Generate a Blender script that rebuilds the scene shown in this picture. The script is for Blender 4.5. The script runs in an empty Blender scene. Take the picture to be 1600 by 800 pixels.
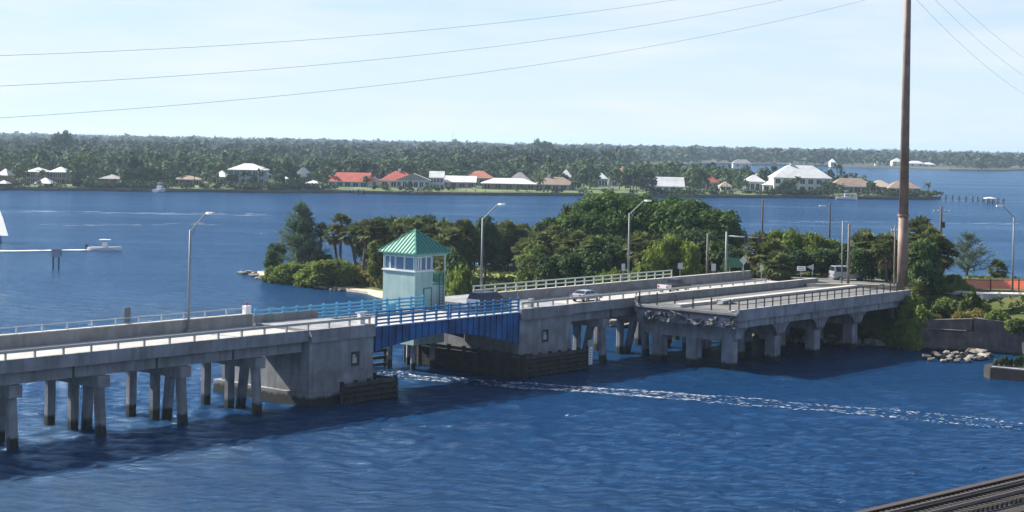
import bpy, math, random
import numpy as np
from mathutils import Vector, Matrix
S = bpy.context.scene
R = math.radians
rnd = random.Random(7)
# ------------------------------------------------------------------ camera
FOC, HC, ROLL = 2600.0, 23.0, R(1.1)
cam_d = bpy.data.cameras.new('camera'); cam = bpy.data.objects.new('camera', cam_d); S.collection.objects.link(cam)
cam_d.sensor_width = 36; cam_d.lens = FOC / 1600 * 36
cam_d.shift_y = -178.5 / 1600; cam_d.clip_start = 0.5; cam_d.clip_end = 30000
cam.matrix_world = Matrix.Translation((0, 0, HC)) @ Matrix.Rotation(R(90), 4, 'X') @ Matrix.Rotation(ROLL, 4, 'Z')
S.camera = cam
# ------------------------------------------------------------------ sky and sun
SUN_EL = R(37); SUN_V = Vector((-0.87, 0.49, 0)).normalized() * math.cos(SUN_EL) + Vector((0, 0, math.sin(SUN_EL)))
W = bpy.data.worlds.new('World'); S.world = W; W.use_nodes = True
nt = W.node_tree; nt.nodes.clear()
o_ = nt.nodes.new('ShaderNodeOutputWorld'); b_ = nt.nodes.new('ShaderNodeBackground'); k_ = nt.nodes.new('ShaderNodeTexSky')
k_.sky_type = 'NISHITA'; k_.sun_disc = False; k_.sun_elevation = SUN_EL
k_.sun_rotation = math.atan2(SUN_V.x, SUN_V.y)
k_.air_density = 1.0; k_.dust_density = 0.15; k_.ozone_density = 3.0; k_.altitude = 900
b_.inputs['Strength'].default_value = 0.05
tn_ = nt.nodes.new('ShaderNodeMix'); tn_.data_type = 'RGBA'; tn_.blend_type = 'MULTIPLY'; tn_.inputs[0].default_value = 1; tn_.inputs[7].default_value = (.84, .95, 1.22, 1)
nt.links.new(k_.outputs[0], tn_.inputs[6]); pm_ = nt.nodes.new('ShaderNodeMix'); pm_.data_type = 'RGBA'; pm_.inputs[7].default_value = (6.5, 7.75, 8.6, 1)
gc_ = nt.nodes.new('ShaderNodeTexCoord'); sx_ = nt.nodes.new('ShaderNodeSeparateXYZ'); nt.links.new(gc_.outputs['Generated'], sx_.inputs[0])
hr_ = nt.nodes.new('ShaderNodeMapRange'); hr_.interpolation_type = 'SMOOTHSTEP'; hr_.inputs[1].default_value = 0; hr_.inputs[2].default_value = .26; hr_.inputs[3].default_value = .88; hr_.inputs[4].default_value = .0
nt.links.new(sx_.outputs[2], hr_.inputs[0]); nt.links.new(hr_.outputs[0], pm_.inputs[0])
nt.links.new(tn_.outputs[2], pm_.inputs[6])
cm_ = nt.nodes.new('ShaderNodeMapping'); cm_.inputs['Scale'].default_value = (2.0, 2.0, 14); nt.links.new(gc_.outputs['Generated'], cm_.inputs[0])
cn_ = nt.nodes.new('ShaderNodeTexNoise'); cn_.inputs['Scale'].default_value = 2.6; cn_.inputs['Detail'].default_value = 5; cn_.inputs['Roughness'].default_value = .55; nt.links.new(cm_.outputs[0], cn_.inputs['Vector'])
cr_ = nt.nodes.new('ShaderNodeMapRange'); cr_.inputs[1].default_value = .42; cr_.inputs[2].default_value = .75; cr_.inputs[4].default_value = .8; nt.links.new(cn_.outputs[0], cr_.inputs[0])
cx_ = nt.nodes.new('ShaderNodeMix'); cx_.data_type = 'RGBA'; cx_.inputs[7].default_value = (8.2, 8.35, 8.8, 1); nt.links.new(cr_.outputs[0], cx_.inputs[0]); nt.links.new(pm_.outputs[2], cx_.inputs[6]); nt.links.new(cx_.outputs[2], b_.inputs['Color']); nt.links.new(b_.outputs[0], o_.inputs[0])
sd = bpy.data.lights.new('sun', 'SUN'); sun = bpy.data.objects.new('sun', sd); S.collection.objects.link(sun)
sd.energy = 5.0; sd.angle = R(0.5); sd.color = (1.0, 0.94, 0.84)
sun.rotation_euler = SUN_V.to_track_quat('Z', 'Y').to_euler()
S.view_settings.view_transform = 'Standard'; S.view_settings.look = 'None'
S.view_settings.exposure = 1.25; S.view_settings.gamma = 1.0
S.render.engine = 'CYCLES'
S.cycles.max_bounces = 6; S.cycles.diffuse_bounces = 2; S.cycles.glossy_bounces = 3; S.cycles.transmission_bounces = 3
S.cycles.volume_bounces = 0; S.cycles.caustics_reflective = False; S.cycles.caustics_refractive = False

# ------------------------------------------------------------------ helpers
def site(px, py, z=0.0):
    """map survey: point of the photograph -> spot on the level z (metres)"""
    a = px - 800; b = py - 221.5
    xr = a * math.cos(ROLL) + b * math.sin(ROLL); yr = -a * math.sin(ROLL) + b * math.cos(ROLL)
    D = FOC * (HC - z) / yr
    return (xr * D / FOC, D)
def atY(px, py, Y):
    a = px - 800; b = py - 221.5
    xr = a * math.cos(ROLL) + b * math.sin(ROLL); yr = -a * math.sin(ROLL) + b * math.cos(ROLL)
    return (xr * Y / FOC, Y, HC - yr * Y / FOC)

def col(c): return (c[0], c[1], c[2], 1)
MATS = {}
def mat(name, c, rough=0.7, c2=None, scale=1.0, metal=0.0, bump=0.0, bscale=8.0, tide=None, streak=0.0, spec=0.4, detail=6, trans=0.0, lo=0.35, hi=0.65, rand=0.0):
    if name in MATS: return MATS[name]
    m = bpy.data.materials.new(name); m.use_nodes = True; t = m.node_tree; N = t.nodes; L = t.links
    p = N['Principled BSDF']; p.inputs['Roughness'].default_value = rough; p.inputs['Metallic'].default_value = metal
    p.inputs['Specular IOR Level'].default_value = spec
    out = N['Material Output']
    rgb = N.new('ShaderNodeRGB'); rgb.outputs[0].default_value = col(c); cur = rgb.outputs[0]
    geo = N.new('ShaderNodeNewGeometry')
    if c2:
        n = N.new('ShaderNodeTexNoise'); n.inputs['Scale'].default_value = scale; n.inputs['Detail'].default_value = detail
        L.new(geo.outputs['Position'], n.inputs['Vector'])
        mr = N.new('ShaderNodeMapRange'); mr.inputs[1].default_value = lo; mr.inputs[2].default_value = hi
        L.new(n.outputs[0], mr.inputs[0])
        mx = N.new('ShaderNodeMix'); mx.data_type = 'RGBA'; L.new(mr.outputs[0], mx.inputs[0]); L.new(cur, mx.inputs[6]); mx.inputs[7].default_value = col(c2)
        cur = mx.outputs[2]
    if streak:
        mp = N.new('ShaderNodeMapping'); mp.inputs['Scale'].default_value = (2.2, 2.2, 0.25); L.new(geo.outputs['Position'], mp.inputs[0])
        n = N.new('ShaderNodeTexNoise'); n.inputs['Scale'].default_value = 1.0; n.inputs['Detail'].default_value = 8; L.new(mp.outputs[0], n.inputs['Vector'])
        mr = N.new('ShaderNodeMapRange'); mr.inputs[1].default_value = 0.45; mr.inputs[2].default_value = 0.75; mr.inputs[4].default_value = streak
        L.new(n.outputs[0], mr.inputs[0])
        mx = N.new('ShaderNodeMix'); mx.data_type = 'RGBA'; L.new(mr.outputs[0], mx.inputs[0]); L.new(cur, mx.inputs[6])
        mx.inputs[7].default_value = (c[0] * .35, c[1] * .33, c[2] * .28, 1); cur = mx.outputs[2]
    if rand:
        oi = N.new('ShaderNodeObjectInfo'); hs = N.new('ShaderNodeHueSaturation')
        mr = N.new('ShaderNodeMapRange'); mr.inputs[3].default_value = 1 - rand; mr.inputs[4].default_value = 1 + rand
        L.new(oi.outputs['Random'], mr.inputs[0]); L.new(mr.outputs[0], hs.inputs['Value']); L.new(cur, hs.inputs['Color']); cur = hs.outputs[0]
    if tide is not None:
        sp = N.new('ShaderNodeSeparateXYZ'); L.new(geo.outputs['Position'], sp.inputs[0])
        n = N.new('ShaderNodeTexNoise'); n.inputs['Scale'].default_value = 2.5; L.new(geo.outputs['Position'], n.inputs['Vector'])
        ad = N.new('ShaderNodeMath'); ad.operation = 'MULTIPLY_ADD'; L.new(n.outputs[0], ad.inputs[0]); ad.inputs[1].default_value = 0.5; L.new(sp.outputs[2], ad.inputs[2])
        mr = N.new('ShaderNodeMapRange'); mr.inputs[1].default_value = tide + .12; mr.inputs[2].default_value = tide + .38; L.new(ad.outputs[0], mr.inputs[0])
        mx = N.new('ShaderNodeMix'); mx.data_type = 'RGBA'; L.new(mr.outputs[0], mx.inputs[0]); mx.inputs[6].default_value = (.018, .02, .016, 1); L.new(cur, mx.inputs[7]); cur = mx.outputs[2]
    L.new(cur, p.inputs['Base Color'])
    if bump:
        n = N.new('ShaderNodeTexNoise'); n.inputs['Scale'].default_value = bscale; n.inputs['Detail'].default_value = 6; L.new(geo.outputs['Position'], n.inputs['Vector'])
        b = N.new('ShaderNodeBump'); b.inputs['Strength'].default_value = bump; b.inputs['Distance'].default_value = 0.1; L.new(n.outputs[0], b.inputs['Height']); L.new(b.outputs[0], p.inputs['Normal'])
    if trans:
        tr = N.new('ShaderNodeBsdfTranslucent'); L.new(cur, tr.inputs[0]); ms = N.new('ShaderNodeMixShader'); ms.inputs[0].default_value = trans
        L.new(p.outputs[0], ms.inputs[1]); L.new(tr.outputs[0], ms.inputs[2]); L.new(ms.outputs[0], out.inputs[0])
    MATS[name] = m; return m

M = dict(
    conc=mat('concrete', (.29, .305, .33), .85, (.19, .192, .195), .5, bump=.3, streak=.6),
    conct=mat('concrete_tidal', (.29, .305, .33), .85, (.17, .172, .175), .6, bump=.3, tide=.8, streak=.6),
    concold=mat('concrete_old', (.30, .32, .36), .9, (.19, .20, .215), .7, bump=.5, tide=.7, streak=.7),
    concpale=mat('concrete_pale', (.5, .49, .46), .8, (.4, .39, .36), 1.2, bump=.2),
    parap=mat('concrete_parapet', (.29, .29, .285), .8, (.2, .2, .19), .8, bump=.2, streak=.35),
    asph=mat('asphalt', (.42, .41, .38), .9, (.33, .32, .3), .9, bump=.2, bscale=30),
    asphd=mat('asphalt_dark', (.10, .10, .10), .9, (.15, .15, .145), .5, bump=.2, bscale=30),
    paintw=mat('road_paint', (.75, .75, .72), .7),
    galv=mat('galvanised', (.22, .24, .25), .6, metal=.2),
    railgrey=mat('rail_grey', (.40, .40, .37), .5, metal=.3),
    railpale=mat('rail_pale', (.50, .55, .45), .6),
    blue=mat('bridge_blue', (.016, .125, .34), .55, (.008, .05, .16), .45, streak=.7),
    bluel=mat('rail_blue', (.09, .36, .55), .5, (.07, .30, .48), 1.5),
    dark=mat('dark_iron', (.03, .03, .032), .6),
    timber=mat('fender_timber', (.022, .019, .017), .85, (.04, .034, .03), 1.5, bump=.5),
    timberl=mat('fender_timber_worn', (.07, .064, .058), .85, (.035, .03, .027), 1.5, bump=.5),
    mint=mat('mint_paint', (.42, .57, .53), .65, (.36, .50, .47), .6, streak=.35),
    mintg=mat('green_paint', (.12, .36, .26), .6),
    white=mat('white_paint', (.78, .80, .78), .5),
    roofg=mat('green_metal_roof', (.09, .33, .24), .6, (.08, .30, .22), .8, metal=.0),
    roofs=mat('green_metal_seam', (.035, .18, .13), .45),
    glass=mat('window_glass', (.012, .02, .03), .12, spec=.5),
    glassb=mat('cabin_glass', (.10, .20, .30), .08, spec=.9),
    steel=mat('weathered_steel', (.27, .195, .155), .65, (.17, .12, .10), .7, metal=.1, bump=.2, streak=.3),
    wood=mat('pole_wood', (.11, .085, .065), .9, (.07, .055, .045), 2, bump=.4),
    woodl=mat('pole_wood_pale', (.22, .19, .16), .9, (.15, .13, .11), 2, bump=.4),
    bark=mat('bark', (.10, .08, .06), .95, (.06, .05, .04), 2, bump=.5),
    palmbark=mat('palm_bark', (.14, .12, .10), .95, (.08, .07, .06), 3, bump=.5),
    rock=mat('rock', (.34, .31, .26), .9, (.16, .15, .13), 1.2, bump=.6, bscale=3, tide=.15),
    sand=mat('sand', (.62, .54, .40), .95, (.5, .42, .3), .8),
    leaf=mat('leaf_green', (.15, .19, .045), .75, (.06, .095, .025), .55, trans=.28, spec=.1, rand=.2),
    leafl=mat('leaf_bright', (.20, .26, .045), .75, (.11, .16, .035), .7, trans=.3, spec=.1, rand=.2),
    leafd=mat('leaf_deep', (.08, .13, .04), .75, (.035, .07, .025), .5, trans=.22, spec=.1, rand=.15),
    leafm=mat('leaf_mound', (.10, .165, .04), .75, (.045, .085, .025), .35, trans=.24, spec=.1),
    palm=mat('palm_green', (.175, .195, .07), .75, (.08, .11, .04), .8, trans=.25, spec=.1, rand=.25),
    dead=mat('dead_frond', (.30, .225, .13), .8, (.13, .10, .06), 1.5, trans=.15),
    needle=mat('needle_green', (.12, .19, .11), .7, (.075, .13, .08), .8, trans=.3, spec=.2),
    golden=mat('golden_grass', (.26, .22, .055), .8, (.13, .15, .035), .5, trans=.3, spec=.2),
    grass=mat('grass', (.075, .115, .03), .9, (.13, .13, .045), .35, trans=.2, spec=.2),
    fleaf=mat('far_leaf', (.075, .11, .045), .8, (.03, .055, .028), .035, trans=.1, spec=.1, rand=.3),
    fleafl=mat('far_leaf_bright', (.12, .155, .05), .8, (.045, .075, .03), .05, trans=.1, spec=.1, rand=.3),
    forest=mat('forest_leaf', (.06, .09, .04), .8, (.028, .05, .028), .012, spec=.1),
    redroof=mat('red_tile_roof', (.42, .09, .06), .75, (.32, .06, .04), .3),
    oranger=mat('orange_tile_roof', (.42, .17, .10), .75, (.32, .12, .07), .3),
    brownr=mat('brown_roof', (.30, .22, .17), .8, (.22, .16, .12), .3),
    greyr=mat('grey_roof', (.33, .32, .31), .8, (.25, .24, .23), .3),
    whiter=mat('white_roof', (.66, .67, .66), .6, (.52, .53, .52), .3),
    wallw=mat('white_wall', (.62, .62, .60), .8),
    wallc=mat('cream_wall', (.60, .52, .36), .8),
    wallp=mat('pink_wall', (.36, .27, .26), .8),
    wallt=mat('tan_wall', (.40, .34, .27), .8),
    wallb=mat('brown_wall', (.26, .19, .15), .8),  # plain brown wall colour
    hull=mat('boat_white', (.80, .81, .80), .3, spec=.5),
    hullb=mat('boat_blue', (.02, .06, .22), .3, spec=.5),
    sail=mat('sailcloth', (.82, .83, .82), .7, trans=.6),
    orange=mat('orange_barrier', (.96, .52, .38), .7, (.95, .44, .30), .8, trans=.55),
    black=mat('rubber', (.015, .015, .015), .7),
    red=mat('lamp_red', (.35, .01, .01), .3),
    carm=mat('car_maroon', (.03, .008, .022), .3, spec=.6), cars=mat('car_silver', (.42, .45, .50), .3, metal=.4, spec=.6),
    card=mat('car_black', (.02, .022, .03), .25, spec=.6), carw=mat('car_sunlit_white', (.75, .76, .78), .3, spec=.5),  # the white is sunlight painted on the tails of the dark vehicles
    chrome=mat('chrome', (.7, .7, .7), .2, metal=.9),
    signg=mat('sign_green', (.03, .13, .07), .5), signy=mat('sign_grey_back', (.40, .42, .42), .5, metal=.5), signw=mat('sign_white', (.8, .8, .78), .5),
    foam=mat('foam', (.85, .88, .9), .8), wire=mat('wire', (.20, .19, .18), .6),
    railsteel=mat('rail_steel', (.30, .25, .22), .4, metal=.7), tie=mat('railway_tie', (.045, .038, .032), .9, (.025, .022, .02), 2, bump=.4),
    rust=mat('dark_girder', (.035, .028, .026), .8, (.02, .018, .018), 1),
    seawall=mat('seawall', (.13, .12, .105), .9, (.08, .075, .07), .2, tide=.25),
    wallrock=mat('abutment', (.17, .145, .135), .9, (.08, .07, .068), .8, bump=.6, tide=.25, streak=.6),
)

class MB:
    def __init__(s): s.v = []; s.f = []
    def add(s, V, F):
        n = len(s.v); s.v += [tuple(a) for a in V]; s.f += [tuple(i + n for i in g) for g in F]; return s
    def box(s, x0, x1, y0, y1, z0, z1):
        return s.add([(x0,y0,z0),(x1,y0,z0),(x1,y1,z0),(x0,y1,z0),(x0,y0,z1),(x1,y0,z1),(x1,y1,z1),(x0,y1,z1)],
                     [(0,3,2,1),(4,5,6,7),(0,1,5,4),(1,2,6,5),(2,3,7,6),(3,0,4,7)])
    def prism(s, poly, y0, y1):          # polygon in x,z extruded along y
        n = len(poly)
        V = [(x, y0, z) for x, z in poly] + [(x, y1, z) for x, z in poly]
        F = [tuple(range(n)), tuple(range(2*n-1, n-1, -1))] + [(i, i+n, (i+1) % n + n, (i+1) % n) for i in range(n)]
        return s.add(V, F)
    def slab(s, poly, z0, z1):           # polygon in x,y extruded along z
        n = len(poly)
        V = [(x, y, z0) for x, y in poly] + [(x, y, z1) for x, y in poly]
        F = [tuple(range(n-1, -1, -1)), tuple(range(n, 2*n))] + [(i, (i+1) % n, (i+1) % n + n, i+n) for i in range(n)]
        return s.add(V, F)
    def tube(s, p, q, r0, r1=None, n=8, caps=True):
        if r1 is None: r1 = r0
        p = Vector(p); q = Vector(q); d = (q - p).normalized()
        a = d.orthogonal().normalized(); b = d.cross(a)
        V = []
        for c, r in ((p, r0), (q, r1)):
            for i in range(n):
                t = 2*math.pi*i/n; V.append(c + a*r*math.cos(t) + b*r*math.sin(t))
        F = [(i, (i+1) % n, n+(i+1) % n, n+i) for i in range(n)]
        if caps: F += [tuple(range(n-1, -1, -1)), tuple(range(n, 2*n))]
        return s.add(V, F)
    def beam(s, p, q, w, h):             # rectangular bar, h vertical
        p = Vector(p); q = Vector(q); d = (q - p).normalized()
        a = d.cross(Vector((0, 0, 1)));
        if a.length < 1e-3: a = Vector((1, 0, 0))
        a.normalize(); b = a.cross(d)
        V = []
        for c in (p, q):
            for i, j in ((-1,-1),(1,-1),(1,1),(-1,1)): V.append(c + a*w/2*i + b*h/2*j)
        return s.add(V, [(0,1,2,3),(7,6,5,4),(0,4,5,1),(1,5,6,2),(2,6,7,3),(3,7,4,0)])
    def path(s, pts, r, n=5):
        for a, b in zip(pts[:-1], pts[1:]): s.tube(a, b, r, r, n, False)
        return s
    def mesh(s, name, m, smooth=False):
        me = bpy.data.meshes.new(name); me.from_pydata(s.v, [], s.f); me.materials.append(m)
        if smooth: me.polygons.foreach_set('use_smooth', [True]*len(me.polygons))
        me.update(); return me
    def build(s, name, m, parent=None, smooth=False, **kw):
        return link(name, s.mesh(name, m, smooth), parent, **kw)

def link(name, me, parent=None, loc=None, rot=None, scale=None, **kw):
    o = bpy.data.objects.new(name, me); S.collection.objects.link(o)
    if parent is not None: o.parent = parent
    if loc is not None: o.location = loc
    if rot is not None: o.rotation_euler = rot if hasattr(rot, '__len__') else (0, 0, rot)
    if scale is not None: o.scale = scale if hasattr(scale, '__len__') else (scale,)*3
    for k, v in kw.items(): o[k] = v
    return o
def thing(name, label, cat, loc=(0,0,0), rot=0, group=None, scale=None):
    o = link(name, None, None, loc, rot, scale); o['label'] = label; o['category'] = cat
    if group: o['group'] = group
    o.empty_display_size = .5
    return o
def tag(o, label, cat, group=None):
    o['label'] = label; o['category'] = cat
    if group: o['group'] = group
    return o
def struct(o): o['kind'] = 'structure'; return o
def stuff(o, label=None, cat=None):
    o['kind'] = 'stuff'
    if label: o['label'] = label
    if cat: o['category'] = cat
    return o
def npmesh(name, V, F, m, k=3):
    """V (n,3) array, F (m,k) int array"""
    me = bpy.data.meshes.new(name); V = np.asarray(V, np.float32); F = np.asarray(F, np.int32)
    me.vertices.add(len(V)); me.vertices.foreach_set('co', V.ravel())
    me.loops.add(F.size); me.loops.foreach_set('vertex_index', F.ravel())
    me.polygons.add(len(F)); me.polygons.foreach_set('loop_start', np.arange(0, F.size, k, dtype=np.int32))
    me.polygons.foreach_set('loop_total', np.full(len(F), k, dtype=np.int32))
    me.materials.append(m); me.update(calc_edges=True); me.validate(); return me

# ------------------------------------------------------------------ water
def water_mat():
    m = bpy.data.materials.new('water'); m.use_nodes = True; t = m.node_tree; N = t.nodes; L = t.links
    p = N['Principled BSDF']; geo = N.new('ShaderNodeNewGeometry')
    def noise(sc, vec, det=4, rough=.55):
        mp = N.new('ShaderNodeMapping'); mp.inputs['Scale'].default_value = vec; mp.inputs['Rotation'].default_value = (0, 0, R(-8)); L.new(geo.outputs['Position'], mp.inputs[0])
        n = N.new('ShaderNodeTexNoise'); n.inputs['Scale'].default_value = sc; n.inputs['Detail'].default_value = det; n.inputs['Roughness'].default_value = rough
        L.new(mp.outputs[0], n.inputs['Vector']); return n.outputs[0]
    def math_(op, a, b):
        n = N.new('ShaderNodeMath'); n.operation = op
        for i, v in enumerate((a, b)):
            if isinstance(v, (int, float)): n.inputs[i].default_value = v
            else: L.new(v, n.inputs[i])
        return n.outputs[0]
    small = noise(1.0, (.5, 1.9, 1), 6, .62); mid = noise(.16, (.6, 1.6, 1), 4); big = noise(.012, (.35, 2.2, 1), 3)
    h = math_('ADD', math_('MULTIPLY', small, .55), math_('MULTIPLY', mid, 1.3))
    b = N.new('ShaderNodeBump'); b.inputs['Strength'].default_value = 1.0; b.inputs['Distance'].default_value = 1.0
    # calm and ruffled lanes
    mr = N.new('ShaderNodeMapRange'); mr.inputs[1].default_value = .38; mr.inputs[2].default_value = .62; mr.inputs[3].default_value = .55; mr.inputs[4].default_value = 1.15
    L.new(big, mr.inputs[0]); L.new(math_('MULTIPLY', h, mr.outputs[0]), b.inputs['Height'])
    N.remove(p); df = N.new('ShaderNodeBsdfDiffuse'); gl = N.new('ShaderNodeBsdfGlossy'); fr = N.new('ShaderNodeFresnel'); mx = N.new('ShaderNodeMixShader')
    df.inputs['Color'].default_value = (.004, .032, .092, 1); gl.inputs['Roughness'].default_value = .12; gl.inputs['Color'].default_value = (.58, .80, .98, 1); fr.inputs['IOR'].default_value = 1.33
    for q in (df, gl, fr): L.new(b.outputs[0], q.inputs['Normal'])
    # a wind-roughened surface never reaches the mirror's reflectance at grazing angles
    fm = N.new('ShaderNodeMapRange'); fm.inputs[1].default_value = .02; fm.inputs[2].default_value = .75; fm.inputs[3].default_value = .025; fm.inputs[4].default_value = .72
    L.new(fr.outputs[0], fm.inputs[0]); L.new(fm.outputs[0], mx.inputs[0]); L.new(df.outputs[0], mx.inputs[1]); L.new(gl.outputs[0], mx.inputs[2]); L.new(mx.outputs[0], N['Material Output'].inputs[0])
    return m
wm = water_mat()
V = []; F = []
ys = [-60, 40, 100, 200, 400, 900, 2000, 5000, 14000]; xs = [-9000, -2500, -800, -250, 0, 250, 800, 2500, 9000]
for y in ys:
    for x in xs: V.append((x, y, -.20))
for j in range(len(ys)-1):
    for i in range(len(xs)-1):
        a = j*len(xs)+i; F.append((a, a+1, a+1+len(xs), a+len(xs)))
struct(MB().add(V, F).build('water', wm))
# real waves on the nearer water
def waves():
    rs = np.random.RandomState(4); Yr = [70.0]
    while Yr[-1] < 760: Yr.append(Yr[-1] + .20*(Yr[-1]/100)**1.7)
    Yr = np.array(Yr); A = np.linspace(-.42, .42, 520); X = A[None, :]*Yr[:, None]; Y = np.repeat(Yr[:, None], len(A), 1)
    dy = .20*(Y/100)**1.7; dx = Y*.84/520; Z = np.zeros_like(X); gust = .75 + .35*np.sin(X*.021+Y*.013+1) * np.sin(Y*.05 - X*.01)
    wx = X + .5*np.sin(Y*.31+X*.07) + .9*np.sin(Y*.11); wy = Y + .4*np.sin(X*.23+Y*.12) + .3*np.sin(X*.57)
    for i in range(60):
        lam = .7*(3.6/.7)**rs.random(); th = R(66) + rs.normal()*.6; k = 2*math.pi/lam; kx, ky = k*math.cos(th), k*math.sin(th)
        need = abs(kx)*dx + abs(ky)*dy; fade = np.clip((2.2 - need)/1.2, 0, 1); amp = .0115*lam**.65
        ph = kx*wx + ky*wy + rs.uniform(0, 6.28); Z += amp*fade*(2*((np.sin(ph)+1)/2)**1.6 - .85)
    Z *= gust
    edge = np.minimum(np.clip((.42-np.abs(A))/.01, 0, 1)[None, :], np.clip(np.minimum(Yr-70, 760-Yr)/8, 0, 1)[:, None]); Z = np.clip(Z, -.19, .3)*edge - .19*(1-edge)
    n = len(A); i = (np.arange(n-1)[None, :] + n*np.arange(len(Yr)-1)[:, None]).ravel(); F = np.stack([i, i+1, i+1+n, i+n], 1)
    me = npmesh('waves', np.stack([X.ravel(), Y.ravel(), Z.ravel()], 1), F, wm, 4); me.polygons.foreach_set('use_smooth', [True]*len(me.polygons)); struct(link('water_waves', me))
waves()

# ------------------------------------------------------------------ terrain from shoreline polygons
def sdf(poly, X, Y):
    P = np.array(poly, float); d = np.full(X.shape, 1e9); inside = np.zeros(X.shape, bool); n = len(P)
    for i in range(n):
        a = P[i]; b = P[(i+1) % n]; e = b - a; wx = X - a[0]; wy = Y - a[1]
        t = np.clip((wx*e[0] + wy*e[1]) / (e @ e), 0, 1)
        d = np.minimum(d, np.hypot(wx - t*e[0], wy - t*e[1]))
        c = ((a[1] > Y) != (b[1] > Y)) & (X < (b[0]-a[0])*(Y-a[1])/((b[1]-a[1]) + 1e-12) + a[0])
        inside ^= c
    return np.where(inside, d, -d)
def terrain(name, poly, hfun, m, nx, ny, pad=3, jit=0.0):
    P = np.array(poly, float); x0, y0 = P.min(0) - pad; x1, y1 = P.max(0) + pad
    X, Y = np.meshgrid(np.linspace(x0, x1, nx), np.linspace(y0, y1, ny)); d = sdf(poly, X, Y)
    Z = hfun(X, Y, d); V = np.stack([X.ravel(), Y.ravel(), Z.ravel()], 1)
    i = np.arange(nx-1)[None, :] + nx*np.arange(ny-1)[:, None]; i = i.ravel()
    F = np.stack([i, i+1, i+1+nx, i+nx], 1)
    keep = (Z.ravel()[F] > -.9).any(1); me = npmesh(name, V, F[keep], m, 4)
    return struct(link(name, me))
def wob(X, Y, s): return np.sin(X*.9*s+1.3*np.sin(Y*.7*s)) * np.cos(Y*1.1*s+np.sin(X*.5*s))

ISL = [(-44.8,281.5),(-42.8,277),(-39.8,270.5),(-34,261),(-28,253.5),(-22,248),(-17,241),(-10,233),(0,225),(10,214),(20,207),(30,200),(38,195.5),(46,193),
       (53.5,192.5),(58,188),(64,180),(72,172),(110,160),(170,160),(170,238),(120,238),(82,242),(62,252),(45,270),(20,290),(-20,296),(-38,292)]
def isl_h(X, Y, d):
    ramp = np.clip((X + 5) / 40, 0, 1) * np.clip((Y - 150)/10, 0, 1)
    hm = 1.3 + 4.3*ramp*ramp*(3-2*ramp) - 2.2*np.clip((X-52)/12, 0, 1)*np.clip((Y-228)/10, 0, 1)
    slope = .22 + .45*ramp
    h = np.minimum(hm, -.1 + d*slope) + .12*wob(X, Y, .5)*np.clip(d*.3, 0, 1)
    return np.where(d < 0, np.maximum(-1.2, d*.25 - .1), h)
def island_mat():
    m = bpy.data.materials.new('island_ground'); m.use_nodes = True; t = m.node_tree; N = t.nodes; L = t.links
    p = N['Principled BSDF']; p.inputs['Roughness'].default_value = .95; p.inputs['Specular IOR Level'].default_value = .2
    geo = N.new('ShaderNodeNewGeometry'); sp = N.new('ShaderNodeSeparateXYZ'); L.new(geo.outputs['Position'], sp.inputs[0])
    n = N.new('ShaderNodeTexNoise'); n.inputs['Scale'].default_value = .3; n.inputs['Detail'].default_value = 8; L.new(geo.outputs['Position'], n.inputs['Vector'])
    r = N.new('ShaderNodeValToRGB'); e = r.color_ramp.elements
    e[0].position = .35; e[0].color = (.05, .085, .02, 1); e[1].position = .65; e[1].color = (.09, .095, .032, 1)
    L.new(n.outputs[0], r.inputs[0])
    ad = N.new('ShaderNodeMath'); ad.operation = 'MULTIPLY_ADD'; L.new(n.outputs[0], ad.inputs[0]); ad.inputs[1].default_value = .5; L.new(sp.outputs[2], ad.inputs[2])
    mr = N.new('ShaderNodeMapRange'); mr.inputs[1].default_value = .55; mr.inputs[2].default_value = .75; L.new(ad.outputs[0], mr.inputs[0])
    mx = N.new('ShaderNodeMix'); mx.data_type = 'RGBA'; L.new(mr.outputs[0], mx.inputs[0]); mx.inputs[6].default_value = (.55, .46, .32, 1); L.new(r.outputs[0], mx.inputs[7])
    L.new(mx.outputs[2], p.inputs['Base Color']); return m
terrain('island_ground', ISL, isl_h, island_mat(), 230, 150)
def isl_z(x, y):
    X = np.array([[float(x)]]); Y = np.array([[float(y)]]); return float(isl_h(X, Y, sdf(ISL, X, Y))[0, 0])

PEN = [(-430,655),(-300,660),(-204,664),(-180,668),(-143,678),(-105,685),(-70,703),(-43,698),(-13.5,707),(28,724),(56,723),(85,735),(131,757),(177,766),(200,780),
       (204,791),(200,806),(178,838),(150,880),(120,960),(105,1060),(60,1060),(-430,1060)]
grassf = mat('far_lawn', (.13, .18, .045), .9, (.055, .075, .03), .05)
terrain('peninsula_ground', PEN, lambda X, Y, d: np.where(d < 0, -1.3, np.minimum(1.6, -.2 + d*.6)), grassf, 240, 120, 6)
FARL = [(-4000,1500),(-1500,1200),(-420,1062),(30,1062),(90,1250),(130,1700),(250,2080),(400,2075),(500,1900),(570,1940),(660,2120),(900,2200),(1400,2000),(4500,2300),(5500,12000),(-6000,12000)]
MB().slab(FARL, -.5, 1.2).build('far_land', mat('far_ground', (.05, .06, .04), .95, (.075, .075, .05), .01))
bpy.data.objects['far_land']['kind'] = 'structure'

# ------------------------------------------------------------------ bridge frame:  s along the deck, t across, z up
BA = R(49.6); U = Vector((math.cos(BA), math.sin(BA), 0)); T = Vector((-math.sin(BA), math.cos(BA), 0)); O = Vector((-12.0, 148.4, 0))
def L3(s, t, z=0): p = O + U*s + T*t; return (p.x, p.y, z)
ZR = 6.3; ZE = 6.55; WD = 7.6
rb = thing('road_bridge', 'long low concrete road bridge on piles with a blue steel opening span in the middle', 'bridge', O, BA)
def rpart(mb, name, m, par=rb, **kw): return mb.build(name, m, par, **kw)
def post_row(name, me, par, ss, t, z):
    for s in ss: link(name, me, par, (s, t, z))
def frange(a, b, n): return [a + (b-a)*i/(n-1) for i in range(n)]
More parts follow.
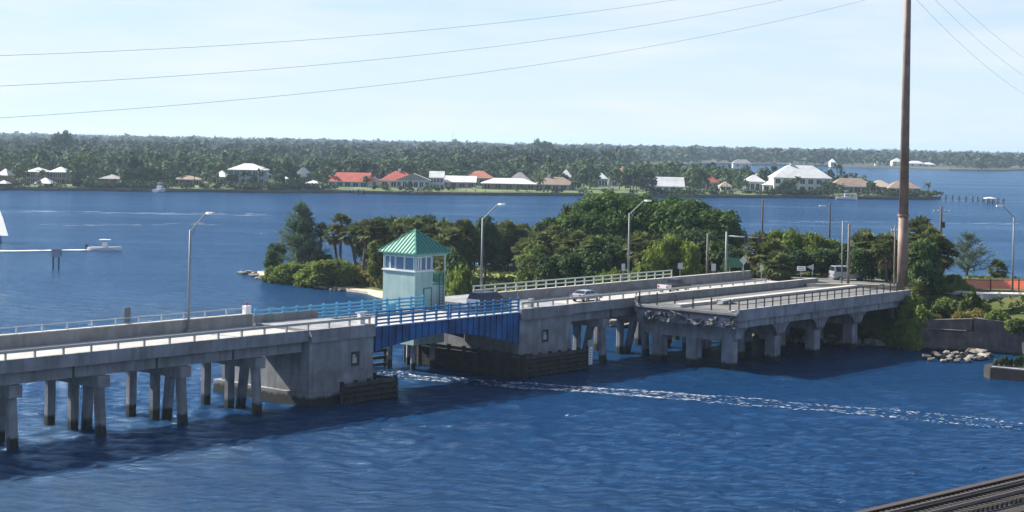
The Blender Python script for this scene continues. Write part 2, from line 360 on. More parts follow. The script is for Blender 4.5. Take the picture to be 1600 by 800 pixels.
# decks
for a, b in ((-62, -7.6), (28.3, 74)):
    rpart(MB().box(a, b, .32, WD-.3, 5.7, ZR), 'deck_slab', M['asph'])
rpart(MB().box(-7.6, 0, .32, WD-.3, 5.5, ZR-.01), 'deck_slab', M['asph']); rpart(MB().box(20.2, 28.3, .32, WD-.3, 5.5, ZR-.01), 'deck_slab', M['asph'])
# edge beams: one piece per span so that the joints show
def spans(a, b, L):
    n = max(1, round((b-a)/L)); return [(a+(b-a)*i/n, a+(b-a)*(i+1)/n) for i in range(n)]
for a, b in spans(-62, -7.8, 7.7) + spans(28.5, 74, 7.6):
    e = .012
    rpart(MB().box(a+e, b-e, -.02, .31, 5.58, ZE), 'edge_beam', M['conc'])
    rpart(MB().box(a+e, b-e, WD-.29, WD+.02, 5.58, ZR+1.0), 'parapet', M['parap'])
    rpart(MB().box(a+e, b-e, WD-.36, WD+.08, ZR+1.003, ZR+1.08), 'parapet_cap', M['concpale'])
    for t in (.95, 2.8, 4.8, 6.7): rpart(MB().box(a+.12, b-.12, t-.22, t+.22, 4.62, 5.69), 'girder', M['conc'])
# painted lines
for a, b in ((-62, -7.6), (28.3, 74)):
    for t in (1.0, WD-1.0): rpart(MB().box(a, b, t-.06, t+.06, ZR+.004, ZR+.010), 'edge_line', M['paintw'])
# near guard rail of the approaches
def guard(name, a, b, n, t, z0, hpost, rails, m, w=.10, par=None):
    g = rb if par is None else par
    pm = MB().box(-w*.6, w*.6, -w*.6, w*.6, 0, hpost).mesh('post', m)
    rl = None
    for z, hh in rails:
        for (p, q) in spans(a, b, (b-a)/max(1, round((b-a)/7.7))):
            rpart(MB().box(p+.01, q-.01, t-w/2, t+w/2, z0+z-hh/2, z0+z+hh/2), 'rail', m, g)
    post_row('post', pm, g, frange(a+.15, b-.15, n), t, z0)
gn = link('near_guard_rail', None, rb)
guard('g', -62, -.3, 26, .12, ZE, .52, [(.55, .22)], M['railgrey'], .12, gn)
gn2 = link('near_guard_rail', None, rb)
guard('g', 20.6, 66, 20, .12, ZE, .52, [(.55, .20)], M['railgrey'], .12, gn2)
gf = link('far_guard_rail', None, rb)
guard('g', -62, -8.2, 24, WD-.1, ZR+1.08, .55, [(.5, .06)], M['railgrey'], .07, gf)
gf2 = link('far_guard_rail', None, rb)
guard('g', 21.6, 57, 22, WD-.1, ZR+1.08, .85, [(.38, .12), (.8, .12)], M['railpale'], .10, gf2)
# piers of the opening span
def pier(s0, s1, t1):
    for k in range(3): rpart(MB().box(s0+.02*(k % 2), s1-.02*(k % 2), .02*(k % 2), t1, 1.1+1.45*k+(.004 if k else 0), 2.545+1.45*k), 'pier_lift', M['conct'])
    rpart(MB().box(s0+.003, s1-.003, -.25, t1+.2, 5.453, ZE), 'pier_cap', M['conc'])
    rpart(MB().box(s0-.5, s1+.35, -.6, t1+.6, -1.5, 1.097), 'pier_footing', M['conct'])
pier(-7.7, 0, 11.5); pier(20.2, 28.4, 13.5)
rpart(MB().box(-7.7, 0, WD-.3, WD, ZE+.003, ZR+.9), 'parapet', M['parap'])
rpart(MB().box(21.6, 28.4, WD-.3, WD, ZE+.003, ZR+1.0), 'parapet', M['parap'])
rpart(MB().box(21.6, 28.4, WD-.36, WD+.06, ZR+1.003, ZR+1.08), 'parapet_cap', M['concpale'])
# machinery openings with pale shutters in the pier faces
for s in (-2.3, 24.2):
    w = rpart(MB().box(s-.5, s+.5, -.03, .02, 3.0, 4.25), 'service_opening', M['dark'])
    rpart(MB().box(s-.32, s+.18, -.06, -.034, 3.25, 3.75).box(s-.3, s+.02, -.06, -.034, 3.8, 4.0), 'shutter', M['signy'], w)
    rpart(MB().box(s-.6, s+.6, -.05, .0, 4.26, 4.36).box(s-.6, s-.51, -.05, 0, 2.95, 4.26).box(s+.51, s+.6, -.05, 0, 2.95, 4.26).box(s-.6, s+.6, -.05, 0, 2.85, 2.945), 'opening_frame', M['conc'], w)
# pile bents
cap = MB().box(-.55, .55, .1, WD+.15, 3.72, 4.615).mesh('pile_cap', M['conct'])
def pile(x0, y0, x1, y1, ztop=3.72, w=.36):
    V = []
    for x, y, z in ((x0, y0, -1.5), (x1, y1, ztop)):
        V += [(x-w, y-w*.6, z), (x-w*.6, y-w, z), (x+w*.6, y-w, z), (x+w, y-w*.6, z), (x+w, y+w*.6, z), (x+w*.6, y+w, z), (x-w*.6, y+w, z), (x-w, y+w*.6, z)]
    return MB().add(V, [(i, (i+1) % 8, 8+(i+1) % 8, 8+i) for i in range(8)] + [tuple(range(7,-1,-1)), tuple(range(8,16))])
pm = [pile(0,0,0,0).mesh('pile', M['conct']), pile(.25,-.2,0,0).mesh('pile', M['conct']), pile(1.7,2.5,.1,0).mesh('pile', M['conct'])]
for s in [-59.9, -52.1, -44.3, -36.4, -28.7, -20.9, -13.1, 34.5, 42.2, 49.9, 57.5]:
    link('pile_cap', cap, rb, (s, 0, 0))
    for k, t in ((1, .75), (0, 4.0), (0, 7.1), (2, 2.2)): link('pile', pm[k], rb, (s, t, 0))
# blue opening span: two leaves
ctrl = link('traffic_gate_cabinet', MB().box(-.35, .35, -.3, .3, 0, 1.1).mesh('cabinet', M['bluel']), rb, (9.2, 6.9, 6.2))
def leaf(s0, s1, tip, deep_root, deep_tip):
    e = link('bascule_leaf', None, rb)
    rpart(MB().box(s0, s1, .1, WD-.1, 5.95, 6.22), 'grating_deck', M['asph'], e)
    n = 9
    for t in (.02, WD-.32):
        poly = []
        for i in range(n):
            f = i/(n-1); x = s0 + (s1-s0)*f; k = (1-f) if tip == 1 else f
            poly.append((x, 5.95 - (deep_tip + (deep_root-deep_tip)*k**1.6)))
        poly += [(s1, 6.25), (s0, 6.25)]
        rpart(MB().prism(poly, t, t+.3), 'main_girder', M['blue'], e)
    st = MB()
    k = int((s1-s0)/.82)
    sm = []
    for i in range(k+1):
        x = s0+.06 + (s1-s0-.12)*i/k; f = (x-s0)/(s1-s0); kk = (1-f) if tip == 1 else f
        d = deep_tip + (deep_root-deep_tip)*max(0,kk)**1.6
        rpart(MB().box(x-.05, x+.05, -.09, .016, 5.95-d+.03, 6.2), 'stiffener', M['blue'], e)
    rpart(MB().box(s0, s1, -.12, .2, 6.24, 6.33), 'walkway_edge', M['white'], e)
    return e
lf1 = leaf(.15, 9.9, 1, 1.9, .95); lf2 = leaf(9.98, 20.15, 0, 2.9, 1.1)
def bluerail(s0, s1, n, t, z0, m, nr=4, hh=1.35):
    g = link('blue_railing', None, rb)
    for i in range(nr):
        z = z0 + hh*(i+.55)/nr
        rpart(MB().box(s0, s1, t-.05, t+.05, z-.075, z+.075), 'rail', m, g)
    pmesh = MB().box(-.07, .07, -.1, .1, 0, hh+.05).mesh('post', m)
    post_row('post', pmesh, g, frange(s0+.1, s1-.1, n), t, z0)
darkblue = mat('rail_dark_blue', (.03, .17, .36), .5)
bluerail(.2, 9.85, 7, .03, 6.33, darkblue); bluerail(10.0, 20.1, 9, .03, 6.33, darkblue)
bluerail(-7.5, 14.3, 14, WD-.1, 6.32, M['bluel'], 4, 1.35)
rpart(MB().box(-7.6, 14.4, WD-.34, WD+.1, 6.02, 6.30), 'walkway_edge', M['conc'])

# ------------------------------------------------------------------ bridge tender's house
ct = thing('control_house', 'pale mint bridge tender house with a pyramid green metal roof beside the opening span', 'building', L3(14.4, 8.8, 0), BA)
w_ = 4.45; wb = 2.6; z0, zs, zh = 5.9, 9.85, 11.35
ct_p = lambda mb, n, m, par=ct, **k: mb.build(n, m, par, **k)
ct_p(MB().box(0, wb, 0, w_, z0-3.3, zs), 'wall', M['mint'])
ct_p(MB().box(wb+.002, w_, 0, w_, z0-3.3, zs-1.4), 'wall', M['mint'])
ct_p(MB().box(-.1, wb+.1, -.1, w_+.1, zs+.003, zs+.13), 'sill_band', M['white'])
ct_p(MB().box(.25, wb-.25, .25, w_-.25, zs+.14, zs+.22), 'floor', M['dark'])
for x, y in ((0,0),(wb-.18,0),(0,w_-.18),(wb-.18,w_-.18)):
    ct_p(MB().box(x, x+.18, y, y+.18, zs+.133, zh), 'corner_post', M['mint'])
ct_p(MB().box(-.02, w_+.02, -.02, w_+.02, zh+.002, zh+.28), 'eave_band', M['mint'])
def winrow(face, segs):
    for a, b in segs:
        fr = MB(); t = .07
        def bx(u0, u1, q0, q1, d0, d1):
            if face == 'n': return (u0, u1, d0, d1, q0, q1)
            if face == 'u': return (d0, d1, u0, u1, q0, q1)
            if face == 'N': return (u0, u1, w_-d1, w_-d0, q0, q1)
            return (wb-d1, wb-d0, u0, u1, q0, q1)
        q0, q1 = zs+.134, zh-.001
        for (u0, u1, v0, v1) in ((a, a+t, q0, q1), (b-t, b, q0, q1), (a+t, b-t, q0, q0+t), (a+t, b-t, q1-t, q1)):
            fr.box(*bx(u0, u1, v0, v1, .03, .13))
        f = ct_p(fr, 'window', M['white'])
        g = MB().box(*bx(a+t+.002, b-t-.002, q0+t+.002, q1-t-.002, .07, .09))
        ct_p(g, 'pane', M['glassb'], f)
winrow('u', [(.22, 1.5), (1.55, 2.75), (2.8, 3.5), (3.55, w_-.22)])
winrow('n', [(.2, .5), (.53, .85), (.88, 1.62), (1.66, wb-.2)])
winrow('N', [(.22, wb-.22)]); winrow('U', [(.22, 2.2), (2.25, w_-.22)])
# roof: four slopes, standing seams
ov = .42; c = w_/2; za, ze = zh+.28+2.3, zh+.285
A_, B_, C_, D_ = (-ov,-ov), (w_+ov,-ov), (w_+ov,w_+ov), (-ov,w_+ov)
cr = [A_, B_, C_, D_]
rf = ct_p(MB().add([(x,y,ze) for x,y in cr] + [(x,y,ze+.1) for x,y in cr] + [(c,c,za)],
     [(3,2,1,0),(0,1,5,4),(1,2,6,5),(2,3,7,6),(3,0,4,7),(4,5,8),(5,6,8),(6,7,8),(7,4,8)]), 'roof', M['roofg'])
half = c+ov
for k, (ax, ay, nx_, ny_) in enumerate(((1,0,0,-1),(0,1,1,0),(-1,0,0,1),(0,-1,-1,0))):
    for i in range(-5, 6):
        u = i*half/5.6
        if abs(i) == 0: pass
        run = half - abs(u)
        if run < .25: continue
        p = Vector((c + ax*u + nx_*half, c + ay*u + ny_*half, ze+.12)); h = (za-ze-.1)*run/half
        q = Vector((c + ax*u + nx_*(half-run), c + ay*u + ny_*(half-run), ze+.12+h))
        rpart(MB().beam(p, q, .10, .10), 'seam', M['roofs'], rf)
for x, y in cr: rpart(MB().beam((x, y, ze+.14), (c, c, za+.06), .14, .1), 'hip_cap', M['roofg'], rf)
# door, balcony with stair gate at the right-hand end of the front
d = ct_p(MB().box(1.35, 2.35, -.03, -.002, z0+.02, z0+2.25), 'door', mat('mint_door', (.36, .55, .48), .6))
rpart(MB().box(1.25, 1.345, -.07, -.003, z0, z0+2.35).box(2.355, 2.45, -.07, -.003, z0, z0+2.35).box(1.345, 2.355, -.07, -.003, z0+2.255, z0+2.35), 'door_frame', M['roofs'], d)
rpart(MB().box(2.15, 2.22, -.08, -.032, z0+1.0, z0+1.2), 'handle', M['galv'], d)
bal = ct_p(MB().box(wb+.01, w_+.05, -.05, w_+.05, zs-1.397, zs-1.3), 'balcony_floor', M['mintg'])
for k in range(12): rpart(MB().box(wb+.15+k*.15, wb+.19+k*.15, -.03, .01, zs-1.3, zs-.16), 'baluster', M['mintg'], bal)
for z in (zs-1.2, zs-.7, zs-.15): rpart(MB().box(wb+.02, w_+.02, -.045, .02, z, z+.06), 'rail', M['mintg'], bal)
for z in (zs-.7, zs-.15): rpart(MB().box(w_-.05, w_+.015, .02, w_, z, z+.06), 'rail', M['mintg'], bal)
for y in (.0, w_-.1): ct_p(MB().box(w_-.1, w_, y, y+.1, zs-1.295, zh), 'porch_post', M['white'])
lad = ct_p(MB().box(w_-1.05, w_-1.0, -.2, -.15, z0, zs-.2).box(w_-.5, w_-.45, -.2, -.15, z0, zs-.2), 'ladder', M['dark'])
for i in range(8): rpart(MB().box(w_-1.0, w_-.5, -.19, -.16, z0+.3+i*.32, z0+.34+i*.32), 'rung', M['dark'], lad)
for x, y in ((.6,.6),(.6,3.9),(3.4,3.9),(3.4,.6)): ct_p(MB().tube((x,y,-1.5),(x,y,2.59),.28), 'support_pile', M['conct'])

# ------------------------------------------------------------------ timber fenders
def fender(label, s0, s1, t0, t1, zt, rows, m=M['timber'], posts=5, board=True):
    f = thing('timber_fender', label, 'fender', O, BA)
    dx, dy = s1-s0, t1-t0
    for i in range(rows):
        z = .25 + (zt-.3)*i/max(1, rows-1)
        MB().beam((s0, t0, z), (s1, t1, z), .22, .3).build('waler', M['timberl'] if i == rows-1 else m, f)
    for i in range(posts):
        k = i/(posts-1); MB().tube((s0+dx*k, t0+dy*k+.25, -1.5), (s0+dx*k, t0+dy*k+.25, zt+.25), .2).build('fender_pile', m, f)
    if board: MB().beam((s0, t0+.35, zt*.5-.2), (s1, t1+.35, zt*.5-.2), .12, zt*.9).build('backing_boards', m, f)
    return f
fender('dark timber fender box standing against the channel corner of the pier left of the opening', -5.0, 1.6, -1.5, -1.5, 1.7, 4)
fender('short dark timber fender returning along the channel face of the left pier', 1.7, 1.7, -1.4, 9.0, 1.6, 4)
fender('long dark timber fender wrapping the channel face of the pier below the control house', 18.9, 18.9, -2.2, 14.0, 2.2, 6, posts=9)
fender('dark timber fender along the front of the right-hand pier, beside the white height board', 18.8, 29.5, -1.6, -1.6, 2.0, 5, posts=8)
fender('open timber fender seen through the gap under the blue span', 2.5, 15.5, 13.6, 13.6, 2.4, 4, posts=4, board=False)
g = thing('height_gauge', 'narrow white clearance board on a dark post at the end of the right pier', 'gauge board', L3(29.2, -1.9, 0), BA)
MB().tube((0,.2,-1.5), (0,.2,3.2), .16).build('post', M['timber'], g); MB().box(-.25, .25, -.1, .03, .5, 2.3).build('board', M['signw'], g); MB().box(-.45, .45, -.1, .03, 2.35, 3.0).build('sign_plate', M['signy'], g)
for i in range(6): MB().box(-.22, .05, -.12, -.103, .7+i*.25, .76+i*.25).build('gauge_mark', M['black'], g)

# ------------------------------------------------------------------ the old cut-off bridge
ob = thing('old_bridge', 'cut-off stub of the old concrete bridge with broken end and iron railing', 'bridge', O, BA)
s0, s1, ta, tb, zd = 38.6, 76.5, -13.6, -.5, 6.05
op = lambda mb, n, m, par=ob, **k: mb.build(n, m, par, **k)
for a, b in spans(s0, s1, 8.2):
    op(MB().box(a+.01, b-.01, ta+.5, tb-.4, 5.45, zd), 'deck_slab', mat('old_deck', (.16, .16, .155), .9, (.11, .11, .108), .5, bump=.3))
    op(MB().box(a+.01, b-.01, ta, ta+.497, 5.2, zd+.28), 'kerb', M['concold'])
    op(MB().box(a+.03, b-.03, tb-.397, tb, 5.2, zd+.75), 'parapet', M['parap'])
    op(MB().box(a+.03, b-.03, tb-.45, tb+.05, zd+.752, zd+.82), 'parapet_cap', M['concpale'])
    op(MB().box(a+.05, b-.05, -6.4, -5.5, zd+.003, zd+.3), 'median_kerb', M['concpale'])
    op(MB().box(a+.05, b-.05, ta+.9, ta+1.35, zd+.003, zd+.12), 'kerb_strip', M['concpale'])
    for t in (-12.9, -9.9, -6.9, -3.9, -1.2): op(MB().box(a+.1, b-.1, t-.3, t+.3, 4.4, 5.19 if t in (-12.9,) else 5.44), 'girder', M['concold'])
# broken end: ragged lumps of concrete and bars
r2 = random.Random(3)
op(MB().box(s0-.04, s0+.6, ta+.35, tb-.35, 4.42, 5.44), 'broken_face', M['concold'])
for i in range(44):
    t = r2.uniform(ta+.2, tb-.3); z = r2.uniform(4.45, 5.45); s = s0 - r2.uniform(-.15, .18); a, b, c_ = r2.uniform(.1,.3), r2.uniform(.1,.4), r2.uniform(.08,.22)
    mb = MB().box(-a, a, -b, b, -c_, c_); mb.v = [(x+r2.uniform(-.12,.12), y+r2.uniform(-.12,.12), z_+r2.uniform(-.1,.1)) for x, y, z_ in mb.v]
    o = mb.build('broken_lump', mat('broken_concrete', (.12, .13, .145), .95, (.05, .05, .055), 1.5), ob); o.location = (s, t, z); o.rotation_euler = (r2.uniform(-.4,.4), r2.uniform(-.4,.4), r2.uniform(-.5,.5))
for i in range(9):
    t = r2.uniform(ta+.4, tb-.4); z = r2.uniform(4.6, 5.4); op(MB().tube((s0, t, z), (s0-r2.uniform(.4,1), t+r2.uniform(-.3,.3), z-r2.uniform(0,.5)), .03, n=4), 'bent_bar', M['rust'])
op(MB().box(s0-.25, s0+.05, ta+.1, tb-.1, 5.75, 6.0), 'end_slab_edge', M['conc'])
# bents: haunched cap on two columns
def bent(s, first=False):
    z0_, z1_ = 2.85, 4.39
    mb = MB(); poly = [(ta+1.15, z1_), (ta+1.15, 3.2), (-12.1, z0_), (-1.3, z0_), (-.6, 3.6), (-.6, z1_)]
    V = [(s-.55, y, z) for y, z in poly] + [(s+.55, y, z) for y, z in poly]; n = 6
    mb.add(V, [tuple(range(n)), tuple(range(2*n-1, n-1, -1))] + [(i, i+n, (i+1) % n + n, (i+1) % n) for i in range(n)])
    op(mb, 'bent_cap', M['concold'])
    for t in (-11.4, -7.0, -2.6): op(MB().box(s-.6, s+.6, t-.6, t+.6, -1.5, z0_-.002), 'column', M['concold'])
for s in (40.4, 48.8, 57.2, 65.6): bent(s)
for a, b in ((40.4, 48.8), (48.8, 57.2), (57.2, 65.6), (65.6, 75)):
    for t in (-12.4, -1.6):
        n_ = 13; xs_ = [a+.62+(b-a-1.24)*i/(n_-1) for i in range(n_)]
        poly = [(x, 2.95+1.38*(1-abs(2*i/(n_-1)-1)**5)) for i, x in enumerate(xs_)] + [(xs_[-1], 4.39), (xs_[0], 4.39)]
        op(MB().prism(poly, t, t+.4), 'arched_beam', M['concold'])
op(MB().box(39.6, 41.2, ta+1.2, -.4, 4.40-.55, 4.45), 'bearing_shelf', M['concold'])
# iron railing on the near kerb and chain fence at the broken end
ir = link('iron_railing', None, ob)
pmesh = MB().box(-.05, .05, -.05, .05, 0, 1.0).mesh('post', M['dark'])
post_row('post', pmesh, ir, frange(s0+.3, s1-.3, 24), ta+.2, zd+.28)
for z in (.5, .97): MB().box(s0+.3, s1-.3, ta+.17, ta+.23, zd+.28+z-.03, zd+.28+z+.03).build('rail', M['dark'], ir)
ef = link('end_fence', None, ob)
for t in frange(ta+1.2, tb-.5, 6): link('post', MB().box(-.06, .06, -.06, .06, 0, 1.5).mesh('post', M['dark']), ef, (s0+.2, t, zd-.2))
for z in (.35, .8, 1.25): MB().tube((s0+.2, ta+1.2, zd-.2+z), (s0+.2, tb-.5, zd-.2+z), .02, n=4).build('cable', M['dark'], ef)
d_ = thing('concrete_debris', 'dark rubble lump lying on the deck of the cut-off bridge', 'rubble', L3(46, -7.4, zd+.01), BA)
for i in range(4):
    mb = MB().box(-.5, .5, -.4, .4, 0, .35); mb.v = [(x+r2.uniform(-.15,.15), y+r2.uniform(-.15,.15), z+r2.uniform(0,.1)) for x, y, z in mb.v]
    o = mb.build('lump', M['concold'], d_); o.location = (i*.6-.8, (i % 2)*.5, .003*i)

# ------------------------------------------------------------------ street lamps
def lamp(label, loc, hgt, adir, alen=2.5, rise=1.5):
    t = thing('street_lamp', label, 'street lamp', loc, adir, 'street lamps with slanted arms')
    MB().tube((0,0,0), (0,0,hgt), .13, .08, 10).build('pole', M['galv'], t, True)
    MB().box(-.22, .22, -.22, .22, .01, .25).build('base', M['galv'], t)
    a = MB().path([(0,0,hgt-.15), (alen*.78, 0, hgt+rise*.96), (alen*1.0, 0, hgt+rise)], .055, 6).path([(0,0,hgt-1.1),(alen*.3,0,hgt+.3)], .03, 5).build('arm', M['galv'], t)
    x = alen
    MB().slab([(x-.35,-.12),(x+.1,-.2),(x+.5,-.14),(x+.5,.14),(x+.1,.2),(x-.35,.12)], hgt+rise-.08, hgt+rise+.1).build('luminaire', M['signw'], t)
road_side = BA - R(90)
lamp('grey street lamp on the left part of the bridge, seen against open water', L3(-15.2, 7.0, ZR), 8.7, road_side)
lamp('grey street lamp just right of the green-roofed control house', L3(23.2, WD+.15, ZR+.2), 8.6, road_side)
lamp('grey street lamp in front of the big tree mound, right of the silver car', L3(48.6, WD+.15, ZR+.2), 8.6, road_side)
x, y = site(1582, 455, 5.7); lamp('grey street lamp standing behind the orange barrier at the right edge', (x, y, 5.6), 9.4, R(180), 1.7, 1.2)
# brackets so lamps behind the parapet are carried
for s in (23.2, 48.6): rpart(MB().box(s-.3, s+.3, WD+.09, WD+.45, ZR-.6, ZR+.2), 'lamp_bracket', M['conc'])

# ------------------------------------------------------------------ vehicles (front towards +x)
def vehicle(label, kind, loc, rot, paint, lower=None):
    t = thing({'pickup':'pickup_truck','sedan':'car','van':'van','suv':'suv'}[kind], label, {'pickup':'pickup truck','sedan':'car','van':'van','suv':'car'}[kind], loc, rot, None, {'van': 1.0, 'suv': .95}.get(kind, .80))
    P = {'pickup': ([(-2.8,.45),(-2.8,1.15),(-.75,1.18),(1.15,1.2),(2.5,1.1),(2.75,.95),(2.8,.45)], [(-.8,1.18),(-.55,1.82),(.75,1.84),(1.35,1.2)]),
         'sedan': ([(-2.3,.35),(-2.35,.95),(-1.5,1.02),(1.1,1.0),(2.15,.82),(2.35,.6),(2.3,.32)], [(-1.75,1.0),(-1.0,1.45),(.4,1.46),(1.25,.98)]),
         'suv': ([(-2.4,.4),(-2.45,1.1),(-2.3,1.15),(1.3,1.12),(2.3,1.02),(2.45,.8),(2.4,.4)], [(-2.35,1.14),(-2.1,1.78),(.5,1.8),(1.3,1.12)]),
         'van': ([(-2.5,.4),(-2.55,1.25),(1.7,1.2),(2.3,1.05),(2.5,.8),(2.45,.4)], [(-2.5,1.24),(-2.35,2.0),(.9,2.0),(1.75,1.19)])}[kind]
    w = .95
    def tap(poly, w0, w1):
        n = len(poly); zmin = min(z for _, z in poly); zmax = max(z for _, z in poly)
        def ww(z): return w0 + (w1-w0)*(z-zmin)/(zmax-zmin)
        V = [(x, -ww(z), z) for x, z in poly] + [(x, ww(z), z) for x, z in poly]
        return MB().add(V, [tuple(range(n)), tuple(range(2*n-1, n-1, -1))] + [(i, i+n, (i+1) % n + n, (i+1) % n) for i in range(n)])
    b = MB().prism(P[0], -w, w).build('body', paint, t)
    MB().box(-w_*.0-2.2, 2.2, -w-.01, w+.01, .42, .5).build('side_trim', M['black'], t)
    tap(P[1], w*.97, w*.78).build('cabin', paint, t)
    g = P[1]; zb, zt = g[0][1]+.06, g[1][1]-.09
    for sgn in (-1, 1):
        x0 = g[0][0]+.3; x1 = g[3][0]-.28; xm0 = g[1][0]+.08; xm1 = g[2][0]-.03
        for a0, a1, m0, m1 in ((x0, -.1+(x0+x1)/2, xm0, -.1+(xm0+xm1)/2), ((x0+x1)/2+.02, x1, (xm0+xm1)/2+.02, xm1)):
            fb = (zb-g[0][1])/(g[1][1]-g[0][1]); ft = (zt-g[0][1])/(g[1][1]-g[0][1])
            yb = w*(.97-.19*fb)+.015; yt = w*(.97-.19*ft)+.015
            V = [(a0, sgn*yb, zb), (a1, sgn*yb, zb), (m1, sgn*yt, zt), (m0, sgn*yt, zt), (a0, sgn*(yb-.02), zb), (a1, sgn*(yb-.02), zb), (m1, sgn*(yt-.02), zt), (m0, sgn*(yt-.02), zt)]
            MB().add(V, [(0,1,2,3),(7,6,5,4),(0,4,5,1),(1,5,6,2),(2,6,7,3),(3,7,4,0)]).build('side_window', M['glass'], t)
    for (xa, za_), (xb, zb_), nm in ((g[0], g[1], 'rear_window'), (g[3], g[2], 'windscreen')):
        sg = -1 if nm == 'rear_window' else 1
        p0 = .15; p1 = .88; V = []
        for off in (.015, -.01):
            for f, yy in ((p0, -1), (p0, 1), (p1, 1), (p1, -1)):
                V.append((xa+(xb-xa)*f+sg*off, yy*w*(.97-.19*f)*.9, za_+(zb_-za_)*f+off))
        MB().add(V, [(0,1,2,3),(7,6,5,4),(0,4,5,1),(1,5,6,2),(2,6,7,3),(3,7,4,0)]).build(nm, M['glass'], t)
    xf = P[0][-1][0]; xr_ = P[0][0][0]
    for x in (xr_+.85, xf-.9):
        for y in (-w+.02, w-.22):
            wh = MB().tube((x, y-.03, .36), (x, y+.23, .36), .36, n=14).build('wheel', M['black'], t)
            MB().tube((x, y-.045 if y < 0 else y+.2, .36), (x, y if y < 0 else y+.245, .36), .2, n=10).build('hub', M['chrome'], wh)
    for y in (-.85, .6):
        MB().box(xr_-.07, xr_+.02, y, y+.25, .75, 1.02).build('tail_light', M['red'], t)
        MB().box(xf-.1, xf+.02, y, y+.25, .62, .8).build('headlight', M['signw'], t)
    MB().box(xr_-.12, xr_+.05, -w+.05, w-.05, .42, .62).build('rear_bumper', M['chrome'], t)
    MB().box(xf-.05, xf+.1, -w+.05, w-.05, .38, .58).build('front_bumper', M['chrome'], t)
    if kind == 'suv': MB().box(-2.50, -2.43, -w+.03, w-.03, .62, 1.12).build('sunlit_tailgate', M['carw'], t)  # white panel on the dark body: sunlight on the rear put into colour
    if kind == 'pickup':
        MB().box(-2.86, -2.805, -w+.03, w-.03, .62, 1.17).build('sunlit_tailgate', M['carw'], t)  # sunlit rear painted as a white panel on the black truck
        MB().box(-2.835, -2.1, -w-.02, -w-.003, .62, 1.16).build('sunlit_rear_quarter', M['carw'], t)  # carries the painted sunlight round onto the side
        MB().box(-2.7, -.85, -w+.1, w-.1, 1.155, 1.19).build('bed_cover', M['black'], t)
    return t
vehicle('dark maroon suv crossing the blue opening span next to the control house', 'suv', L3(20.0, 3.9, ZR+.01), BA, M['carm'])
vehicle('silver blue sedan on the bridge just right of the opening span', 'sedan', L3(34.2, 2.6, ZR+.01), BA, M['cars'])
vehicle('black pickup truck, sunlit tail painted white, at the right end of the bridge rails', 'pickup', L3(51.0, 3.0, ZR+.01), BA, M['card'])
x, y = site(1338, 444, 5.7); vehicle('pale grey van parked on the island road left of the tall steel pole', 'van', (x, y+4, 5.72), R(10), M['cars'])

# ------------------------------------------------------------------ island road, kerbs, barrier
def strip(name, pts, wdt, z, m, th=.05):
    mb = MB(); L_ = []; 
    for i, p in enumerate(pts):
        a = Vector(pts[max(0, i-1)]); b = Vector(pts[min(len(pts)-1, i+1)]); d = (b-a).normalized(); n = Vector((-d.y, d.x))
        L_.append((Vector(p)+n*wdt/2, Vector(p)-n*wdt/2))
    zs_ = z if hasattr(z, '__len__') else [z]*len(pts)
    V = []
    for (a, b), zz in zip(L_, zs_): V += [(a.x,a.y,zz),(b.x,b.y,zz),(a.x,a.y,zz-th),(b.x,b.y,zz-th)]
    F = []
    for i in range(len(pts)-1):
        k = 4*i; F += [(k,k+4,k+5,k+1),(k,k+2,k+6,k+4),(k+1,k+5,k+7,k+3),(k+2,k+3,k+7,k+6)]
    F += [(0,1,3,2), (4*len(pts)-4, 4*len(pts)-2, 4*len(pts)-1, 4*len(pts)-3)]
    return mb.add(V, F).build(name, m)
e0 = Vector(L3(74, WD/2)[:2]); 
RD = [tuple(e0), (e0.x+2.5, e0.y+2.4), (50, 213), (60, 216), (80, 218), (170, 220)]
struct(strip('road', RD, 8.5, [ZR, 6.1, 5.85, 5.8, 5.8, 5.8], M['asphd'], 1.2))
RD2 = [(20, 226), (38, 222), (50, 219.5)]
struct(strip('side_road', RD2, 6.5, [5.75, 5.79, 5.82], M['asphd'], 1.2))
RDL = [(46.0, 207.5), (51, 204.6), (57, 200.6), (80, 199.8), (170, 201)]
struct(strip('pavement', RDL, 2.4, 5.92, M['concpale'], .8))
kb = thing('kerb_barrier', 'low pale concrete barrier beside the road behind the tall steel pole', 'barrier')
q = [site(1262, 449, 6.0), site(1300, 449, 6.0), site(1350, 450, 6.0), site(1405, 452, 6.0)]
for a, b in zip(q[:-1], q[1:]):
    MB().beam((a[0], a[1]+1.0, 5.95), (b[0]-.03, b[1]+1.0, 5.95), .4, .9).build('barrier_section', mat('warm_concrete', (.55, .48, .36), .85, (.42, .36, .27), 1), kb)
ox0, oy0 = site(1508, 452, 5.8)
of = thing('orange_barrier', 'long orange safety fence along the road at the right edge', 'safety fence')
segs = [(ox0-1, oy0+.2), (ox0+3.3, oy0+.6), (ox0+7, oy0+1.2), (ox0+11, oy0+1.6), (ox0+16, oy0+2), (ox0+30, oy0+2.5)]
for a, b in zip(segs[:-1], segs[1:]):
    MB().beam((a[0], a[1], 6.45), (b[0]-.05, b[1], 6.45), .06, 1.15).build('mesh_panel', M['orange'], of)
    MB().beam((a[0], a[1]-.05, 6.98), (b[0]-.05, b[1]-.05, 6.98), .05, .09).build('top_cord', M['rust'], of)
    MB().box(a[0]-.06, a[0]+.06, a[1]-.12, a[1]-.04, 5.6, 7.1).build('post', M['rust'], of)

